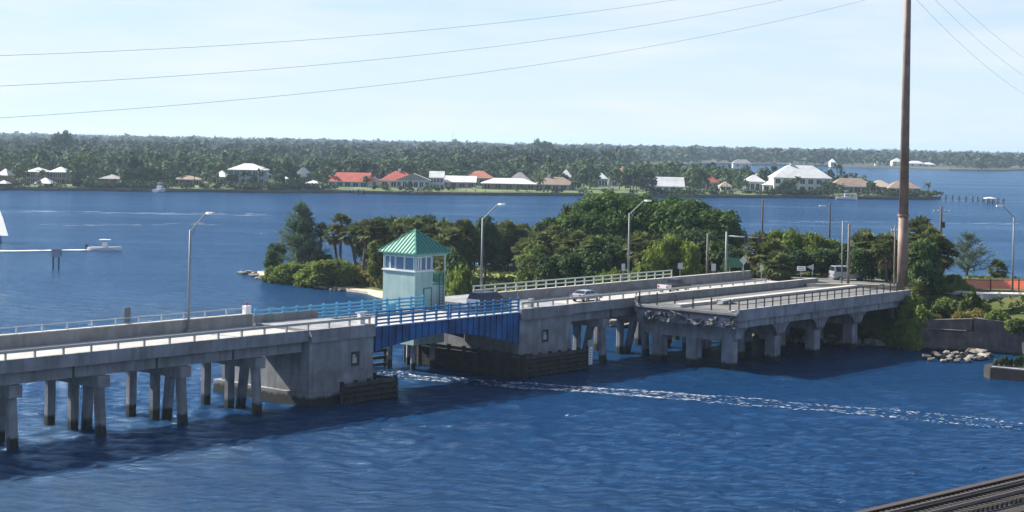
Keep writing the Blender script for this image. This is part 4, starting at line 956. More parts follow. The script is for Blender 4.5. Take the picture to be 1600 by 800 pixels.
for i, (px, yt, Y, w, lb) in enumerate([(1455, 490, 193.6, 40, 'creeper clump hanging over the left part of the abutment wall'), (1500, 488, 193, 34, 'weedy clump on the ledge of the abutment wall'), (1525, 484, 193.5, 44, 'weedy clump at the corner of the abutment wall'), (1560, 488, 190.5, 50, 'dark shrub behind the sloping wing wall'), (1588, 500, 187.5, 44, 'dark shrub low at the right end of the wing wall')]):
    bush(lb, px, yt, Y, w, BUSHD if i > 2 else GOLD, i, 2.5 if i > 2 else 1.6, zb=2.6)
# ground cover: grass tufts as one uncountable mass
rs = np.random.RandomState(5)
pts = []
while len(pts) < 9000:
    x = rs.uniform(-42, 100, 4000); y = rs.uniform(186, 290, 4000); dd = sdf(ISL, x, y); zz = isl_h(x, y, dd)
    ok = (dd > 1.8) & (zz > .75)
    ok &= ~((x > 36) & (y > 201) & (y < 226))
    pts += list(zip(x[ok], y[ok], zz[ok]))
pts = np.array(pts[:9000]); V, F = leaves(rs, pts + [0, 0, .12], rs.uniform(.2, .5, len(pts)), 4, .35, up=.1, flat=.55)
stuff(link('ground_cover', npmesh('ground_cover', V, F, M['grass'])), 'rough yellow green grass and weeds covering the island', 'grass')

# ------------------------------------------------------------------ rocks, beach, abutment
def rock_mesh(seed, m=None):
    rr = random.Random(seed); import bmesh
    bm = bmesh.new(); bmesh.ops.create_icosphere(bm, subdivisions=2, radius=1); ph = [rr.uniform(0, 6) for _ in range(6)]
    for v in bm.verts:
        x_, y_, z_ = v.co; v.co *= (1 + .22*math.sin(2.3*x_+ph[0]+1.7*y_) + .18*math.sin(3.1*y_+ph[1]+z_*2) + .14*math.sin(4.2*z_+ph[2]+x_*3))*rr.uniform(.93, 1.06); v.co.x = max(-.85, min(.8, v.co.x)); v.co.z = max(-.5, min(.55, v.co.z*.75))
    me = bpy.data.meshes.new('rock'); bm.to_mesh(me); bm.free(); me.materials.append(m or M['rock']); return me
RK = [rock_mesh(i) for i in range(6)]
RKP = [rock_mesh(i, mat('rock_pale', (.19, .17, .13), .9, (.085, .08, .065), 1.2, bump=.5, tide=.1)) for i in range(3)]
def rocks(group, where_, path, n, smin, smax, spread, seed, lib=RK, zf=0):
    rr = random.Random(seed)
    for i in range(n):
        f = (i+rr.uniform(.2,.8))/n*(len(path)-1); k = int(f); f -= k; a, b = path[k], path[k+1]
        x = a[0]+(b[0]-a[0])*f + rr.gauss(0, spread); y = a[1]+(b[1]-a[1])*f + rr.gauss(0, spread); s_ = rr.uniform(smin, smax)
        o = link('rock', lib[i % len(lib)], None, (x, y, zf+rr.uniform(-.1, .25)), (rr.uniform(-.3,.3), rr.uniform(-.3,.3), rr.uniform(0,6)), (s_*rr.uniform(.9,1.5), s_, s_*rr.uniform(.6,1)))
        tag(o, where_, 'rock', group)
rocks('rocks along the left point of the island', uniq('brown riprap rocks at the waterline of the island tip'), [(-45.2,282),(-43.3,278),(-41.8,273.8),(-37.6,266.5),(-33.5,260.5),(-28,253.6),(-25,250.8)], 60, .3, .6, .4, 1)
rocks('pale slabs of the island tip', uniq('pale slabs on the rocks below the casuarina'), [(-39.5,269.5),(-36.5,264),(-33,259.5)], 8, .35, .7, .3, 2, RKP, .3)
for i, (px, py, s_) in enumerate([(1448,556,.8),(1462,552,.7),(1470,556,.9),(1478,550,.7),(1486,556,.8),(1492,551,.75),(1500,557,.8),(1507,552,.7),(1516,547,.95),(1530,549,1.15),(1525,558,1.2),(1538,556,1.0),(1455,560,.6),(1482,561,.6),(1496,562,.6),(1512,561,.7),(1546,553,.8),(1474,562,.5)]):
    x, y = site(px, py+1, .25); o = link('rock', (RKP+RK)[i % 6], None, (x, y, .25), (.2*math.sin(i), .2*math.cos(i*2), i*1.3), (s_*.8, s_*.62, s_*.5)); tag(o, uniq('boulders at the foot of the abutment wall'), 'rock', 'boulders below the abutment')
rocks('stones under the old bridge', uniq('stones on the bank under the old bridge'), [(20,205.5),(27,200.8),(32,197.8),(37,195.2),(43,193)], 46, .4, 1.0, .6, 4, RKP+RK[:2], .35)
rocks('stones beyond the right pier', uniq('stones on the bank under the road bridge'), [(-3,227),(8,216),(18,207)], 20, .4, .9, .6, 6, RK, .2)
bp = [site(520,450.5,.1), site(545,454.5,.1), site(575,458.5,.1), site(598,465.5,.1), site(625,474,.1), (-10,237.5), (-16,244.5), (-20,250), (-25,253.5)]
struct(MB().slab(bp, -.4, .38).build('beach', M['sand']))
ab = thing('abutment_wall', 'dark purple-grey remnant concrete abutment wall with a ledge above the boulders', 'wall')
a0, a1, a2, a3 = site(1437, 545, .1), site(1521, 549, .1), site(1580, 549, .1), (66.5, 184.5)
def wallseg(p, q, z0_, z1_, z2_, th, name):
    d = Vector((q[0]-p[0], q[1]-p[1])); d.normalize(); n = Vector((-d.y, d.x))*th
    V = [(p[0],p[1],z0_),(q[0],q[1],z0_),(q[0]+n.x,q[1]+n.y,z0_),(p[0]+n.x,p[1]+n.y,z0_),(p[0],p[1],z1_),(q[0],q[1],z2_),(q[0]+n.x,q[1]+n.y,z2_),(p[0]+n.x,p[1]+n.y,z1_)]
    return MB().add(V, [(0,3,2,1),(4,5,6,7),(0,1,5,4),(1,2,6,5),(2,3,7,6),(3,0,4,7)]).build(name, M['wallrock'], ab)
wallseg(a0, a1, -1, 2.35, 2.25, 1.6, 'lower_wall'); wallseg((a0[0]+.1, a0[1]+.55), (a1[0]-.05, a1[1]+.55), 2.36, 3.35, 3.75, .8, 'upper_wall')
wallseg((a0[0], a0[1]-.12), (a1[0]-.9, a1[1]-.12), 2.353, 2.50, 2.45, .66, 'ledge')
wallseg((a1[0]+.01, a1[1]+.05), (a2[0], a2[1]-3), -1, 3.9, 3.6, 1.2, 'wing_wall'); wallseg((a2[0]+.01, a2[1]-3), (a3[0]+2, a3[1]-9), -1, 3.5, 1.0, 1.2, 'wing_wall')
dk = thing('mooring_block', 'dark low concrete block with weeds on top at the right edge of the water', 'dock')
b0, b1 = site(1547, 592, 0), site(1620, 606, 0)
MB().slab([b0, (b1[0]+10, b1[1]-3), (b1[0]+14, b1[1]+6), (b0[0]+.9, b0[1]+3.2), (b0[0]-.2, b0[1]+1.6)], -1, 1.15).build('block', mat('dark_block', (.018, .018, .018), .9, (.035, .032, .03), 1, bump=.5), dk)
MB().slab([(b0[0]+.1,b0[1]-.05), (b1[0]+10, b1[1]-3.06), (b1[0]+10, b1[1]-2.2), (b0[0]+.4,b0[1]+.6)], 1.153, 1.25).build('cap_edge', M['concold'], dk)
for i in range(7): bush(uniq('weed clumps on the dark block at right'), 1556+i*8, 561-(i%3)*2, b0[1]+1.5, 8, BUSHD, i, zb=1.16, group='weeds on the dark block', cat='weeds', name='weed_clump')

# ------------------------------------------------------------------ railway bridge in the near corner
ra = math.atan2(103.4-91.5, 32.2-19.4); rw = thing('railway_bridge', 'dark railway trestle deck with rails crossing the bottom right corner', 'bridge', (19.4, 91.5, 0), ra)
zt = 3.0
for s in range(-26, 94, 12): 
    MB().box(s, s+11.96, -.35, -.05, zt-1.3, zt+.02).build('side_girder', M['rust'], rw)
    MB().box(s, s+11.96, -3.9, -3.6, zt-1.3, zt-.3).build('side_girder', M['rust'], rw)
    MB().box(s, s+11.96, -.5, -.04, zt+.024, zt+.09).build('edge_flange', mat('flange_rust', (.055, .04, .034), .8), rw)
tm = MB().box(-.13, .13, -3.7, -.6, zt-.25, zt-.02).mesh('tie', M['tie'])
for i in range(239): link('tie', tm, rw, (-25.8+i*.5, 0, .01*math.sin(i*7)))
for y in (-1.35, -2.8): MB().box(-26, 93.9, y-.04, y+.04, zt-.015, zt+.16).build('rail', M['railsteel'], rw)
for y in (-1.65, -2.5): MB().box(-26, 93.9, y-.035, y+.035, zt-.015, zt+.10).build('guard_rail', M['rust'], rw)
MB().box(-26, 93.9, -4.9, -4.0, zt-.4, zt-.3).build('walkway', M['tie'], rw)
for s in range(-20, 94, 12): MB().box(s-.6, s+.6, -3.8, -.2, -1.5, zt-1.31).build('pier', M['conct'], rw)

# ------------------------------------------------------------------ boats
def hull_mb(L_, B, H_, n=9, sheer=.35):
    V = []; F = []
    for i in range(n):
        f = i/(n-1); x = -L_/2 + L_*f; w = B/2*(1 - max(0, (f-.45)/.55)**2.2) if i < n-1 else .02; zz = H_*(1 + sheer*f*f)
        V += [(x, 0, -.25*(1-f*.3)), (x, w*.8, 0.02), (x, w, zz), (x, -w, zz), (x, -w*.8, 0.02)]
    for i in range(n-1):
        a = i*5; b = a+5
        for j in range(5): F.append((a+j, a+(j+1) % 5, b+(j+1) % 5, b+j))
    F += [(4,3,2,1,0), tuple(range(5*(n-1), 5*n))]
    return MB().add(V, F)
def motorboat(label, loc, rot, L_=7, cab=1, group=None, tower=False, hull=None):
    t = thing('motorboat', label, 'boat', loc, rot, group)
    hull_mb(L_, L_*.33, L_*.105).build('hull', hull or M['hull'], t); MB().box(-L_*.42, L_*.1, -L_*.12, L_*.12, L_*.106, L_*.12).build('deck', M['signy'], t)
    if cab == 1:
        MB().box(-.5, .4, -.45, .45, L_*.105, L_*.105+1.0).build('console', M['hull'], t); MB().box(-1.1, 1.0, -.95, .95, L_*.105+1.5, L_*.105+1.6).build('hardtop', M['hull'], t)
        for x in (-.9, .7):
            for y in (-.7, .7): MB().tube((x,y,L_*.105),(x,y,L_*.105+1.5),.03,n=5).build('top_leg', M['galv'], t)
        MB().box(-L_/2-.55, -L_/2, -.3, .3, .1, 1.3).build('outboard_motor', M['dark'], t)
    else:
        k = L_/12
        MB().prism([(-1.5*k,1.5*k),(-1.2*k,3.0*k),(1.2*k,3.0*k),(2.6*k,1.5*k)], -1.4*k, 1.4*k).build('cabin', M['hull'], t)
        MB().box(-1.2*k, 1.6*k, -1.43*k, 1.43*k, 2.1*k, 2.6*k).build('cabin_window', M['glass'], t)
        MB().box(-1.3*k, .6*k, -1.2*k, 1.2*k, 3.01*k, 3.5*k).build('flybridge', M['hull'], t); MB().box(-1.5*k, .8*k, -1.3*k, 1.3*k, 4.7*k, 4.82*k).build('hardtop', M['hull'], t)
        for x in (-1.3*k, .6*k):
            for y in (-1.1*k, 1.1*k): MB().tube((x,y,3.4*k),(x,y,4.7*k),.05*k,n=5).build('top_leg', M['galv'], t)
        if tower:
            for y in (-1.3*k, 1.3*k): MB().tube((0, y, 3.0*k), (-2.5*k, y*2.2, 9.5*k), .07*k, .03*k, 5).build('outrigger', M['signy'], t)
    return t
x, y = site(164, 391); motorboat('white centre-console motorboat with a hardtop speeding right and trailing a wake', (x, y, -.15), R(3), 6.6)
sb = thing('sailboat', 'sailboat with a white sail half cut off by the left edge', 'sailboat', site(-25, 379)+(0,), R(40))
hull_mb(7.5, 2.4, .9).build('hull', M['hullb'], sb); MB().box(-3.7, 2.8, -1.1, 1.1, .93, 1.05).build('deck', M['hull'], sb)
MB().tube((2.3,0,.9),(2.5,0,8.3),.07,n=6).build('mast', M['galv'], sb)
V = [(-1.6,.0,1.3),(5.2,.0,1.3),(4.0,.0,5.0),(2.6,.0,8.2)]; V2 = [(a,b+.04,c_) for a,b,c_ in V]
MB().add(V+V2, [(0,1,2,3),(7,6,5,4),(0,4,5,1),(1,5,6,2),(2,6,7,3),(3,7,4,0)]).build('sail', M['sail'], sb); MB().tube((.7,0,1.4),(3.6,-.2,1.4),.05,n=5).build('boom', M['galv'], sb)
x, y = site(88, 420); dm = thing('channel_marker', 'grey box daymark on two dark piles in the open water at the left', 'channel marker', (x, y, 0))
for dx in (-.55, .4): MB().tube((dx,0,-1),(dx,0,2.2),.13,n=8).build('pile', M['timber'], dm)
MB().box(-.75,.75,-.4,.4,1.95,3.2).build('housing', mat('marker_grey', (.30,.31,.40), .7), dm); MB().box(-.85,.85,-.5,.5,3.21,3.3).build('roof_board', M['timber'], dm)
MB().box(.76,.8,-.3,.3,2.3,2.9).build('opening', M['dark'], dm)
b = MB()
# wake foam as flecks lying on the water
def foam(label, path, n, half, seed, ln=(.3, 1.3), wr=(.10, .3)):
    rr = np.random.RandomState(seed); P = np.array(path); V = []; F = []
    for i in range(n):
        f = rr.uniform(0, len(P)-1); k = int(f); f -= k; c = P[k]*(1-f) + P[k+1]*f; d = P[k+1]-P[k]; d = d/np.linalg.norm(d); nn = np.array([-d[1], d[0]])
        side = rr.choice([-1, 1]); off = side*half*(1+ .16*rr.normal()+.18*math.sin(f*5+k*3)) if rr.random() < .62 else rr.uniform(-half, half)
        c = c + nn*off; l = rr.uniform(*ln); w = l*rr.uniform(*wr); z = .10 + .001*(i % 20)
        n0 = len(V)
        for q in range(6):
            a = q*math.pi/3; rr_ = rr.uniform(.6, 1.1); e = c + d*math.cos(a)*l/2*rr_ + nn*math.sin(a)*w/2*rr_; V.append((e[0], e[1], z))
        F.append(tuple(range(n0, n0+6)))
    return stuff(MB().add(V, F).build('wake_foam', M['foam']), label, 'foam')
foam('broken white wake streaks curving away from under the opening span to the right', [site(600,582), site(640,591), site(720,596), site(800,603)], 300, 1.2, 1, (.1,.5))
foam('white wake lines crossing the near water to the right', [site(790,602), site(900,609), site(1000,616), site(1100,624)], 1100, 1.5, 2, (.08,.5), (.08,.22))
foam('thinning wake lines at the right of the near water', [site(1100,624), site(1250,636), site(1400,648), site(1600,668)], 600, 1.8, 3, (.08,.5), (.08,.22))
foam('long straight white wake behind the speeding motorboat', [site(138,391), site(90,391.5), site(40,392.5), site(-30,393)], 1500, .8, 4, (.5,2.0))
foam('distant pale wake lines on the middle water', [site(-20,330), site(200,333), site(420,336)], 60, 5, 5, (2,9), (.02,.07))
foam('distant pale wake lines on the right water', [site(1200,347), site(1400,348), site(1600,350)], 45, 3.5, 6, (2,8), (.02,.06))
foam('faint crossing wake lines behind the island', [site(60,352), site(200,352), site(330,350)], 36, 4, 7, (2,7), (.02,.06))

# ------------------------------------------------------------------ houses on the far shore
def house(label, px, pyb, wpx, hpx, roof, wall, depth=11, rh=.42, kind='hip', rot=0, chim=None, zb=1.4, nwin=4, name='house', Y=None, flat=False):
    if Y is None: X, Y = site(px, pyb, zb)
    else: X = atY(px, pyb, Y)[0]; zb = 1.2
    Y += depth/2; k = Y/FOC; w = wpx*k; h = hpx*k; hw = h*(1-rh); t = thing(name, label, 'house' if name == 'house' else name.replace('_', ' '), (X, Y, zb), R(rot))
    a, d = w/2, depth/2; wi = a-.5; di = d-.5
    if name == 'house': MB().box(-wi, wi, -di, di, -.6, hw).build('wall', wall, t)
    else:
        for x in (-wi, -wi/3, wi/3, wi):
            for y in (-di, di): MB().box(x-.12, x+.12, y-.12, y+.12, -2.5, hw).build('post', wall, t)
        MB().box(-wi, wi, -di, di, -.25, -.1).build('platform', M['timberl'], t)
    e = .02; z = hw+e
    if kind == 'hip':
        r = max(.3, a-d*.95) if a > d else .15; V = [(-a,-d,z),(a,-d,z),(a,d,z),(-a,d,z),(-r,0,h),(r,0,h)]; F = [(3,2,1,0),(0,1,5,4),(1,2,5),(2,3,4,5),(3,0,4)]
    elif kind == 'gable': V = [(-a,-d,z),(a,-d,z),(a,d,z),(-a,d,z),(-a,0,h),(a,0,h)]; F = [(3,2,1,0),(0,1,5,4),(2,3,4,5),(1,2,5),(3,0,4)]
    else: V = [(-a,-d,z),(a,-d,z),(a,d,z),(-a,d,z),(0,-d,h),(0,d,h)]; F = [(3,2,1,0),(0,1,4),(2,3,5),(1,2,5,4),(3,0,4,5)]
    rf = MB().add(V, F).build('roof', roof, t)
    MB().box(-a, a, -d, d, hw-.18, hw+.015).build('fascia', M['wallw'], t)
    if chim is not None: MB().box(chim*a-.6, chim*a+.6, -.6, .6, hw+.3, h+1.0).build('chimney', M['wallw'], rf)
    if name == 'house' and nwin:
        fl = 2 if hw > 5 else 1
        for f_ in range(fl):
            zc = hw*(f_+.5)/fl
            for i in range(nwin):
                x = -wi + 2*wi*(i+.5)/nwin; ww = min(1.1, wi/nwin*.62); hh = hw/fl*.3
                wo = MB().box(x-ww, x+ww, -di-.08, -di-.01, zc-hh, zc+hh).build('window', M['glass'], t)
                MB().box(x-.06, x+.06, -di-.12, -di-.082, zc-hh, zc+hh).build('mullion', M['wallw'], wo)
        zc = hw*.5/fl; MB().box(-wi-.06, -wi-.01, -1.2, 1.0, zc-hw/fl*.25, zc+hw/fl*.25).build('window', M['glass'], t)
    HOUSES.append((X, Y, a+2, d+3)); t['px'] = px; return t
HOUSES = []
house('white-roofed house cut off by the left edge of the photo', 2, 288, 20, 24, M['whiter'], M['wallt'])
house('purple-grey house with white roof, left of the twin behind the boathouse', 54, 288, 32, 26, M['whiter'], M['wallp'], rh=.25)
house('house with bright white hip roof behind the boathouse', 89, 288, 30, 27, M['whiter'], M['wallp'], rh=.3)
house('open boathouse with pale pyramid roof at the left shore', 66, 294, 28, 16, M['whiter'], M['timberl'], 9, .55, name='boathouse', zb=.8)
house('small shed boathouse at the left edge', 2, 294, 16, 12, M['whiter'], M['timberl'], 7, .4, name='boathouse', zb=.8)
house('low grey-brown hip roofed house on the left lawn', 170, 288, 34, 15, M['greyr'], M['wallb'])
house('small white hipped gazebo at the water on the left shore', 188, 291, 16, 9, M['whiter'], M['timberl'], 5, .45, name='gazebo', zb=1)
house('white cottage between the gazebo and the dark trees', 203, 287, 16, 12, M['whiter'], M['wallt'])
house('brown walled low house behind the yacht', 290, 290, 46, 15, M['brownr'], M['wallp'], rh=.35)
house('house with bright white roof left of the big grey villa', 343, 289, 24, 22, M['whiter'], M['wallt'], rh=.42)
house('big two-storey grey villa with broken white roofs', 384, 290, 60, 34, M['whiter'], mat('villa_grey', (.30,.33,.38), .8), 14, .28, nwin=6)
house('white gabled house with long eaves left of the red roofs', 447, 289, 40, 16, M['whiter'], M['wallt'])
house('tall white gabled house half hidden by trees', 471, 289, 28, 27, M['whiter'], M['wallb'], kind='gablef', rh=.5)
house('low white roofed boathouse right of the tall white gable', 488, 293, 24, 11, M['whiter'], M['timberl'], 8, .4, name='boathouse', zb=1)
house('long low house with a dark red gable roof', 545, 293, 66, 23, M['redroof'], mat('wall_blue_grey', (.38,.42,.48), .8), 13, .6, 'gable', rot=-6, nwin=5)
house('small cream house between the two red roofs', 584, 292, 12, 17, M['greyr'], M['wallc'], 7, nwin=1)
house('house with bright red hip roof and chimney facing the water', 622, 294, 60, 26, M['redroof'], M['wallc'], 14, .55, 'hip', chim=0, nwin=4)
house('wide pale grey gabled front attached right of the bright red roof', 645, 295, 56, 24, M['greyr'], M['wallw'], 8, .45, 'gablef', nwin=6)
house('long white roofed bungalow with a tall white chimney at its left', 708, 294, 72, 19, M['whiter'], M['wallp'], 12, .5, 'gable', chim=-.82, nwin=5)
house('white gabled roof peeking above the bungalow', 682, 290, 24, 28, M['whiter'], M['wallw'], 9, .35, 'gable', Y=740)
house('orange tiled roof among trees above the white bungalow', 748, 285, 48, 24, M['oranger'], M['wallt'], 12, .45, Y=800)
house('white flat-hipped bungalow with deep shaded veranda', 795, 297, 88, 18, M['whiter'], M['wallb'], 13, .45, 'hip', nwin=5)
house('pale house partly hidden above the white veranda bungalow', 812, 288, 36, 26, M['greyr'], M['wallw'], 10, .5, Y=770)
house('brown hip roofed house with white chimney', 868, 298, 66, 21, M['brownr'], M['wallt'], 13, .55, 'hip', chim=-.3, nwin=5)
house('small white roofed house among palms above the brown one', 885, 275, 20, 24, M['whiter'], M['wallw'], 9, .5, Y=860)
house('wide orange and white roofed villa half hidden behind the mound trees', 985, 280, 68, 28, M['oranger'], M['wallw'], 14, .4, Y=850, chim=-.3)
house('white roof left of the orange villa', 940, 280, 22, 22, M['whiter'], M['wallw'], 9, .4, Y=830)
house('white roofed long house right of the mound top', 1041, 301, 58, 24, M['whiter'], M['wallw'], 12, .6, 'gable', nwin=5)
house('red roofed house among palms right of the mound', 1103, 296, 44, 25, M['redroof'], M['wallt'], 12, .55)
house('white roofed house behind the trees left of the mansion', 1180, 294, 34, 26, M['whiter'], M['wallw'], 10, .4, Y=800)
house('large white two-storey mansion with a broad white hip roof', 1254, 301, 92, 42, M['whiter'], M['wallw'], 17, .46, 'hip', chim=-.3, nwin=7)
house('low white garage wing left of the mansion', 1214, 300, 46, 18, M['whiter'], M['wallw'], 12, .4, nwin=4)
house('low house with brown roof and pinkish wall right of the mansion', 1334, 302, 74, 23, M['brownr'], M['wallp'], 14, .55, nwin=6)
house('tan hip roofed house beyond the sportfishing yacht', 1378, 302, 40, 20, mat('tan_roof', (.40,.33,.24), .8), M['wallp'], 12, .5)
house('last low house with grey-brown roof right of the tall steel pole', 1414, 303, 52, 20, M['brownr'], M['wallp'], 12, .55)
for i, (px, pyb, w, h, Y, rf_, lb) in enumerate([(8,252,14,12,1150,'whiter','tiny white roofed house at the upper left edge of the far trees'),(18,262,18,12,1000,'whiter','small white gable among trees near the left edge'),(62,258,26,10,1250,'greyr','pale low roof in the trees above the boathouse'),(130,252,16,10,1500,'greyr','faint pale roof deep in the trees at the left'),
        (545,250,10,12,1300,'whiter','thin white house in the trees above the red roof'),(568,256,18,14,1150,'whiter','bright white angled roof above the red roofed houses'),(550,248,16,10,1400,'whiter','small white roof left of the bright angled roof'),(603,254,28,14,1200,'greyr','grey hip roof in the trees above the bright red roof'),(645,250,18,12,1350,'greyr','small grey gable in the trees right of the grey hip roof'),(590,268,12,9,950,'whiter','tiny white roof just above the trees behind the red houses'),
        (288,250,10,8,1500,'whiter','tiny pale roof in the left forest'),(388,252,22,10,1300,'greyr','faint grey house above the grey villa'),(440,248,14,7,1600,'greyr','small faint roof above the white gable'),(318,245,8,8,1700,'whiter','tiny bright roof on the left far hillside of trees'),(1160,246,30,10,1700,'greyr','faint pale houses in the far trees above the mast arm'),(1185,268,18,14,950,'whiter','white roof behind trees right of the red roof')]):
    house(lb, px, pyb, w, h*1.25, M[rf_], M['wallw'], 10, .5, Y=Y, nwin=2)
for i, (px, pyb, w, h, Y, rf_, lb) in enumerate([(108,262,16,10,1000,'whiter','white roof in the trees just right of the twin houses'),(233,262,12,9,1050,'greyr','small grey roof in the trees above the cabin cruiser'),(300,266,18,10,930,'whiter','white roof above the low brown house'),(425,272,20,12,860,'whiter','white roof peeking between the villa and the long-eaved house'),(500,258,14,9,1100,'whiter','small white roof high above the low white boathouse'),(610,246,20,8,1500,'greyr','faint flat roof far behind the bright red roof'),(690,262,18,10,980,'oranger','small orange roof above the white bungalow'),(770,262,26,11,960,'whiter','white roof in the trees above the veranda bungalow'),(840,262,16,10,980,'greyr','grey roof left of the little white house'),(905,268,16,10,930,'whiter','little white roof right of the little house among palms'),
        (960,262,20,9,1000,'oranger','small orange roof above the orange villa'),(1015,268,22,10,930,'whiter','white roof just above the long white house'),(1065,280,18,12,850,'whiter','white roof between the long house and the red roof'),(1135,286,20,12,800,'brownr','brown roof between the red roof and the mansion trees'),(455,262,12,8,1050,'whiter','tiny white roof above the long-eaved house')]):
    house(lb, px, pyb, w, h*1.25, M[rf_], M['wallw'], 10, .5, Y=Y, nwin=2)
for i, (px, w, h, Y, lb) in enumerate([(1302,9,12,1950,'tiny white house alone in the far right woods'),(1380,22,10,2110,'white building at the left of the far right waterfront group'),(1403,18,13,2120,'pale building with a wide roof on the far right waterfront'),(1432,26,9,2120,'low white building right of the tall pole on the far shore'),(1452,20,7,2120,'lowest white building at the right end of the far waterfront')]):
    house(lb, px, 262, w, h, M['whiter'], M['wallw'], 14, .45, Y=Y, nwin=2)
# ------------------------------------------------------------------ far shore boats, docks, seawalls
fb = [(250,300,9,14,'white cabin cruiser moored in front of the brown house',True),(740,302,7,0,'white boat on a lift before the white veranda bungalow',False),(955,304,9,0,'white sportfishing boat with tall outriggers left of the white house',True),(1041,304,8,0,'pale boat moored before the white roofed long house',False),
      (1205,308,7.5,0,'long low white boat left of the mansion',False),(1283,306,8,0,'white boat moored before the mansion',False),(1323,312,9.5,0,'large white sportfishing yacht in front of the brown roofed house',True),(92,292,7,0,'white boat hanging beside the pale boathouse',False),(335,296,6,0,'white boat with raised bow before the grey villa',False),(350,298,7,0,'small boat right of the one with raised bow',False),(482,297,7,0,'little pinkish boat before the low white boathouse',False),(560,302,7,0,'small dark boat on the lift before the red roofed house',False),(650,303,6,0,'dark boat in the lift before the grey gable',False)]
for i, (px, py, L_, _, lb, big) in enumerate(fb):
    x, y = site(px, py); motorboat(lb, (x, y, .1 if i != 7 else 1.2), R([78,170,75,5,3,180,-8,20,60,15,0,5,175][i]), L_, 2 if big or L_ > 8.5 else 1, 'boats moored on the far shore', tower=(px == 955), hull=M['hullb'] if px in (560, 650) else None)
def dock(label, pts, w=1.6, z=1.0):
    t = thing('dock', label, 'dock')
    for a, b in zip(pts[:-1], pts[1:]):
        L_ = math.dist(a, b); MB().beam((a[0],a[1],z), (b[0],b[1],z), w, .18).build('walkway', M['timberl'], t)
        n = max(2, int(L_/3.5))
        for i in range(n+1):
            f = i/n
            for sgn in (-1, 1): MB().tube((a[0]+(b[0]-a[0])*f, a[1]+(b[1]-a[1])*f+sgn*w*.5, -1), (a[0]+(b[0]-a[0])*f, a[1]+(b[1]-a[1])*f+sgn*w*.5, z+1.1), .16, n=5).build('pile', M['timber'], t)
    return t
dock('long wooden dock with many piles off the right tip of the peninsula', [site(1478,312), site(1520,314), site(1568,317)])
X, Y = site(1550, 315); house('small flat boathouse roof near the end of the long dock', 1549, 315, 16, 7, M['whiter'], M['timberl'], 5, .3, name='boathouse', zb=1.0)
dock('dock in front of the pale pyramid roofed boathouse', [site(45,298), site(92,299)]); dock('dock by the small white gazebo', [site(180,299), site(205,300)])
dock('dock beside the white cabin cruiser', [site(258,299), site(300,296)]); dock('dock in front of the grey villa', [site(340,299), site(410,300)])
dock('dock left of the red roofs', [site(440,300), site(500,301)]); dock('small dock before the red gable roofed house', [site(552,304), site(568,304)]); dock('small dock before the grey gabled front', [site(640,305), site(664,306)])
dock('small dock before the veranda bungalow', [site(728,304), site(758,305)]); dock('dock beside the sportfishing yacht', [site(1292,310), site(1312,311), site(1350,311)]); dock('dock before the white roofed long house', [site(1025,306), site(1060,306)]); dock('dock left of the mansion', [site(1170,307), site(1225,309)])
sw_pts = PEN[1:16]; swt = thing('seawall', 'low dark seawall along the whole far peninsula', 'seawall')
for a, b in zip(sw_pts[:-1], sw_pts[1:]): MB().beam((a[0], a[1]+.2, .35), (b[0], b[1]+.2, .35), 1.0, 1.7).build('wall_section', M['seawall'], swt)

# ------------------------------------------------------------------ far trees
def far_broad(seed, m, n=60, name='crown'):
    rs = np.random.RandomState(seed); bl = blobset(rs, 9, 9, 1.2, 6); c = shell(rs, n, bl); V, F = leaves(rs, c, rs.uniform(.7, 1.4, len(c)), 7, 1.15); return npmesh(name, V, F, m)
FB = [far_broad(i, M['fleaf']) for i in range(4)] + [far_broad(9+i, M['fleafl']) for i in range(2)]
FT = MB().tube((0,0,-.5),(0,0,5.5),.3,.15,5).mesh('trunk', M['bark'])
def coco_crown(seed):
    rr = random.Random(seed); V = []; F = []
    for i in range(18):
        a = rr.uniform(0, 6.28); L_ = rr.uniform(2.6, 3.6); up = rr.uniform(.1, 1.3); pr = None
        for k in range(5):
            f = k/4; r_ = L_*f*(1-.15*f); z = up*L_*f - 1.5*L_*f*f*.6; p = Vector((math.cos(a)*r_, math.sin(a)*r_, z)); sd_ = Vector((-math.sin(a), math.cos(a), 0))*(.5*math.sin(math.pi*min(1, f*.8+.2)))
            q = (p+sd_-Vector((0,0,.25)), p, p-sd_-Vector((0,0,.25)))
            if pr is not None:
                n0 = len(V); V += [tuple(v) for v in pr+q]; F += [(n0,n0+1,n0+4),(n0,n0+4,n0+3),(n0+1,n0+2,n0+5),(n0+1,n0+5,n0+4)]
            pr = q
    return npmesh('crown', V, F, M['fleaf'])
CC = [coco_crown(i) for i in range(3)]; CT = MB().tube((0,0,-.5),(.15,0,1),.04,.025,6).mesh('trunk', M['palmbark'])
SHORT = {2:'leftmost house', 54:'left twin house', 89:'right twin house', 66:'pyramid boathouse', 170:'hip roofed lawn house', 188:'white gazebo', 203:'white cottage', 290:'low brown house', 343:'house by the villa', 384:'grey villa', 447:'white long-eaved house',
 471:'tall white gable', 488:'white boathouse', 545:'red gable house', 584:'small cream house', 622:'bright red hip roof', 645:'grey gabled front', 708:'white bungalow', 682:'gable behind the bungalow', 748:'orange tiled roof', 795:'veranda bungalow', 812:'pale half-hidden house', 868:'brown chimney house', 885:'little white house',
 985:'orange villa', 940:'roof by the orange villa', 1041:'long white house', 1103:'red roof among palms', 1180:'roof beside the mansion', 1254:'mansion', 1214:'garage wing', 1334:'pinkish house', 1378:'tan hip roofed house', 1414:'last house at right', 1549:'dock boathouse'}
HN = [(o.location.x, o.location.y, SHORT[int(o['px'])]) for o in S.objects if 'px' in o and o.location.y < 900 and int(o['px']) in SHORT and o['px'] != 1549]
for o in S.objects:
    if 'px' in o: del o['px']
short = lambda lb: lb
